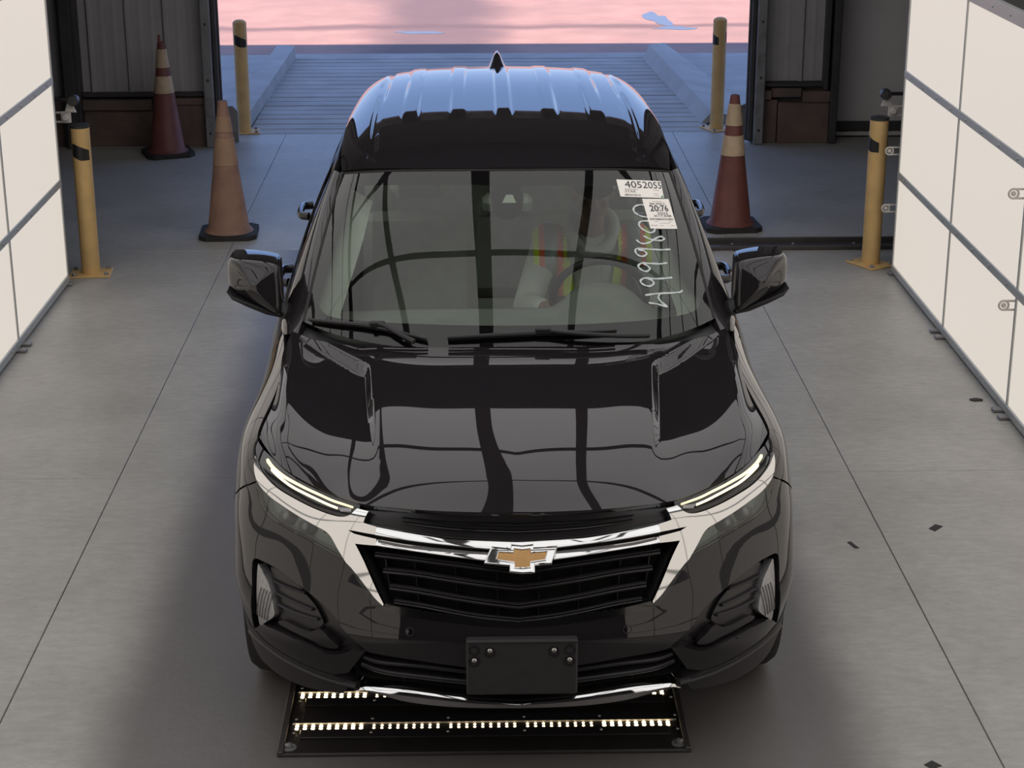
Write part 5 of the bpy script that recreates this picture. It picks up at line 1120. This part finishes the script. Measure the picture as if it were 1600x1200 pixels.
# head: skull, jaw, nose, brow, lips, ears
hx, hy, hz = 0, -.035, .735     # middle of the head (local)
b.sphere((hx, hy+.012, hz+.030), (.076, .094, .088), 20, 14); b.sphere((hx, hy-.022, hz-.020), (.066, .070, .085), 20, 14); b.sphere((hx, hy-.050, hz-.078), (.036, .032, .026))
b.capsule((hx, hy-.092, hz+.022), (hx, hy-.108, hz-.022), .009, .013, 10)
for s in (-1, 1):
    b.sphere((hx+s*.012, hy-.100, hz-.026), (.008, .010, .007), 10, 6); b.sphere((hx+s*.078, hy+.010, hz-.002), (.010, .020, .032), 10, 8)
    b.capsule((hx+s*.014, hy-.086, hz+.036), (hx+s*.048, hy-.076, hz+.036), .010, .008, 8); b.sphere((hx+s*.042, hy-.070, hz-.018), (.022, .018, .016), 10, 8)
body = remeshed(b, 'body', [M['skin']], per, .0065, 4)
for s in (-1, 1):
    e = MB().sphere((hx+s*.031, hy-.080, hz+.012), (.0125, .0125, .0105), 14, 10).build('eye', M['eye_white'], per); MB().sphere((hx+s*.031, hy-.0905, hz+.011), (.0055, .003, .0055), 10, 8).build('iris', M['hair'], e)
    MB().capsule((hx+s*.016, hy-.095, hz+.036), (hx+s*.048, hy-.083, hz+.037), .0045, .0035, 8).build('eyebrow', M['hair'], per)
MB().sphere((hx, hy-.0905, hz-.054), (.024, .008, .0055), 14, 8).sphere((hx, hy-.089, hz-.0625), (.021, .008, .006), 14, 8).build('lips', M['lip'], per)
h_ = MB().sphere((hx, hy+.026, hz+.018), (.081, .088, .085), 18, 12); h_.f = [q for q in h_.f if np.mean([h_.v[k][1] for k in q]) > hy-.01]; h_.build('hair', M['hair'], per)
cp = MB().sphere((hx, hy+.008, hz+.052), (.084, .102, .075), 24, 14); cp.f = [q for q in cp.f if np.mean([cp.v[k][2] for k in q]) > hz+.040]
cp = cp.build('cap', M['cap'], per)
br = MB(); n = 12
vv = [(hx+.078*math.cos(a), hy-.085+(-.02 if r_ else 0)-(.072 if r_ else 0)*math.sin(a), hz+.047-(.016 if r_ else 0)*math.sin(a)) for r_ in (0, 1) for a in np.linspace(0.12, PI-.12, n)]
vv = [(x, y+(.055*(abs(x-hx)/.078)**2 if i < n else .03*(abs(x-hx)/.078)**2), z) for i, (x, y, z) in enumerate(vv)]; vv += [(x, y, z-.005) for x, y, z in vv]
ff = [(i, i+1, n+i+1, n+i) for i in range(n-1)]; ff += [(2*n+i, 3*n+i, 3*n+i+1, 2*n+i+1) for i in range(n-1)]+[(n+i, n+i+1, 3*n+i+1, 3*n+i) for i in range(n-1)]
br.add(vv, ff).build('brim', M['cap'], cp)
MB().box(hx+.012, hx+.036, hy-.098, hy-.090, hz+.068, hz+.086, .003).build('badge', M['white_plastic'], cp, 'small white badge on the cap')
# clothes
c = MB()
c.sphere(L(0, 2.48, .72), (.180, .130, .10)); c.capsule(L(0, 2.485, .74), L(0, 2.50, .92), .142, .150); c.sphere(L(0, 2.495, .98), (.182, .128, .165)); c.sphere(L(0, 2.49, 1.105), (.200, .100, .075))
for s in (-1, 1):
    c.capsule(sh(s), el(s), .070, .058); c.capsule(el(s), Vector(wr(s))+Vector((s*.012, .035, -.008)), .058, .040)
hoodie = remeshed(c, 'hoodie', [M['hoodie']], per, .010, 8)
hd = MB(); ring = [L(.092*math.cos(a), 2.475+.095*math.sin(a), 1.185+.042*math.sin(a)-.045*max(0, -math.sin(a))) for a in np.linspace(0, 2*PI, 28, endpoint=False)]
hd.tube(ring, [.030+.014*max(0, math.sin(a)) for a in np.linspace(0, 2*PI, 28, endpoint=False)], 10, True); remeshed(hd, 'hood', [M['hoodie']], hoodie, .009, 6)
MB().capsule(L(-.035, 2.385, 1.10), L(-.045, 2.352, .98), .004, .004, 6).capsule(L(.035, 2.385, 1.10), L(.04, 2.352, .99), .004, .004, 6).build('drawstring', M['white_plastic'], hoodie)
v_ = MB()
v_.capsule(L(0, 2.485, .74), L(0, 2.50, .92), .156, .164); v_.sphere(L(0, 2.495, .98), (.205, .142, .172)); v_.sphere(L(0, 2.49, 1.105), (.228, .114, .088))
for s in (-1, 1): v_.capsule(sh(s), Vector(sh(s)).lerp(Vector(el(s)), .35), .080, .076)
vest = remeshed(v_, 'vest', [M['vest_yellow'], M['vest_orange'], M['vest_silver']], per, .0075, 6, None,
    lambda q: np.select([(np.abs(q[:, 0]) > .222), (np.abs(q[:, 0]) > .200), (np.abs(q[:, 0]) > .145), (np.abs(q[:, 0]) > .120)], [0, 1, 2, 1], 0))
bm = bmesh.new(); bm.from_mesh(vest.data)
kill = [f for f in bm.faces if ((lambda p: (p.y < .03 and abs(p.x) < .05+.11*max(0, p.z-.12)) or (abs(p.x) > .248-.10*max(0, .40-p.z)) or (p.z > .47 and abs(p.x) < .10) or p.z < .10)(f.calc_center_median()))]
bmesh.ops.delete(bm, geom=kill, context='FACES')
for _ in range(10): bmesh.ops.smooth_vert(bm, verts=[v for v in bm.verts if v.is_boundary], factor=.5, use_axis_x=True, use_axis_y=True, use_axis_z=True)
bm.to_mesh(vest.data); bm.free()
sd_ = vest.modifiers.new('cloth', 'SOLIDIFY'); sd_.thickness = .004
p_ = MB(); p_.sphere(L(0, 2.48, .68), (.180, .130, .10))
for s in (-1, 1): p_.capsule(hip(s), kn(s), .102, .076); p_.capsule(kn(s), Vector(an(s))+Vector((0, .02, .02)), .074, .058)
remeshed(p_, 'trousers', [M['jeans']], per, .011, 6)
for s in (-1, 1): 
    x0, x1 = sorted((s*.12-.045, s*.12+.045)); MB().box(x0, x1, 1.52-2.45, 1.76-2.45, .405-.60, .475-.60, .03).build('shoe', M['black_cap'], per)
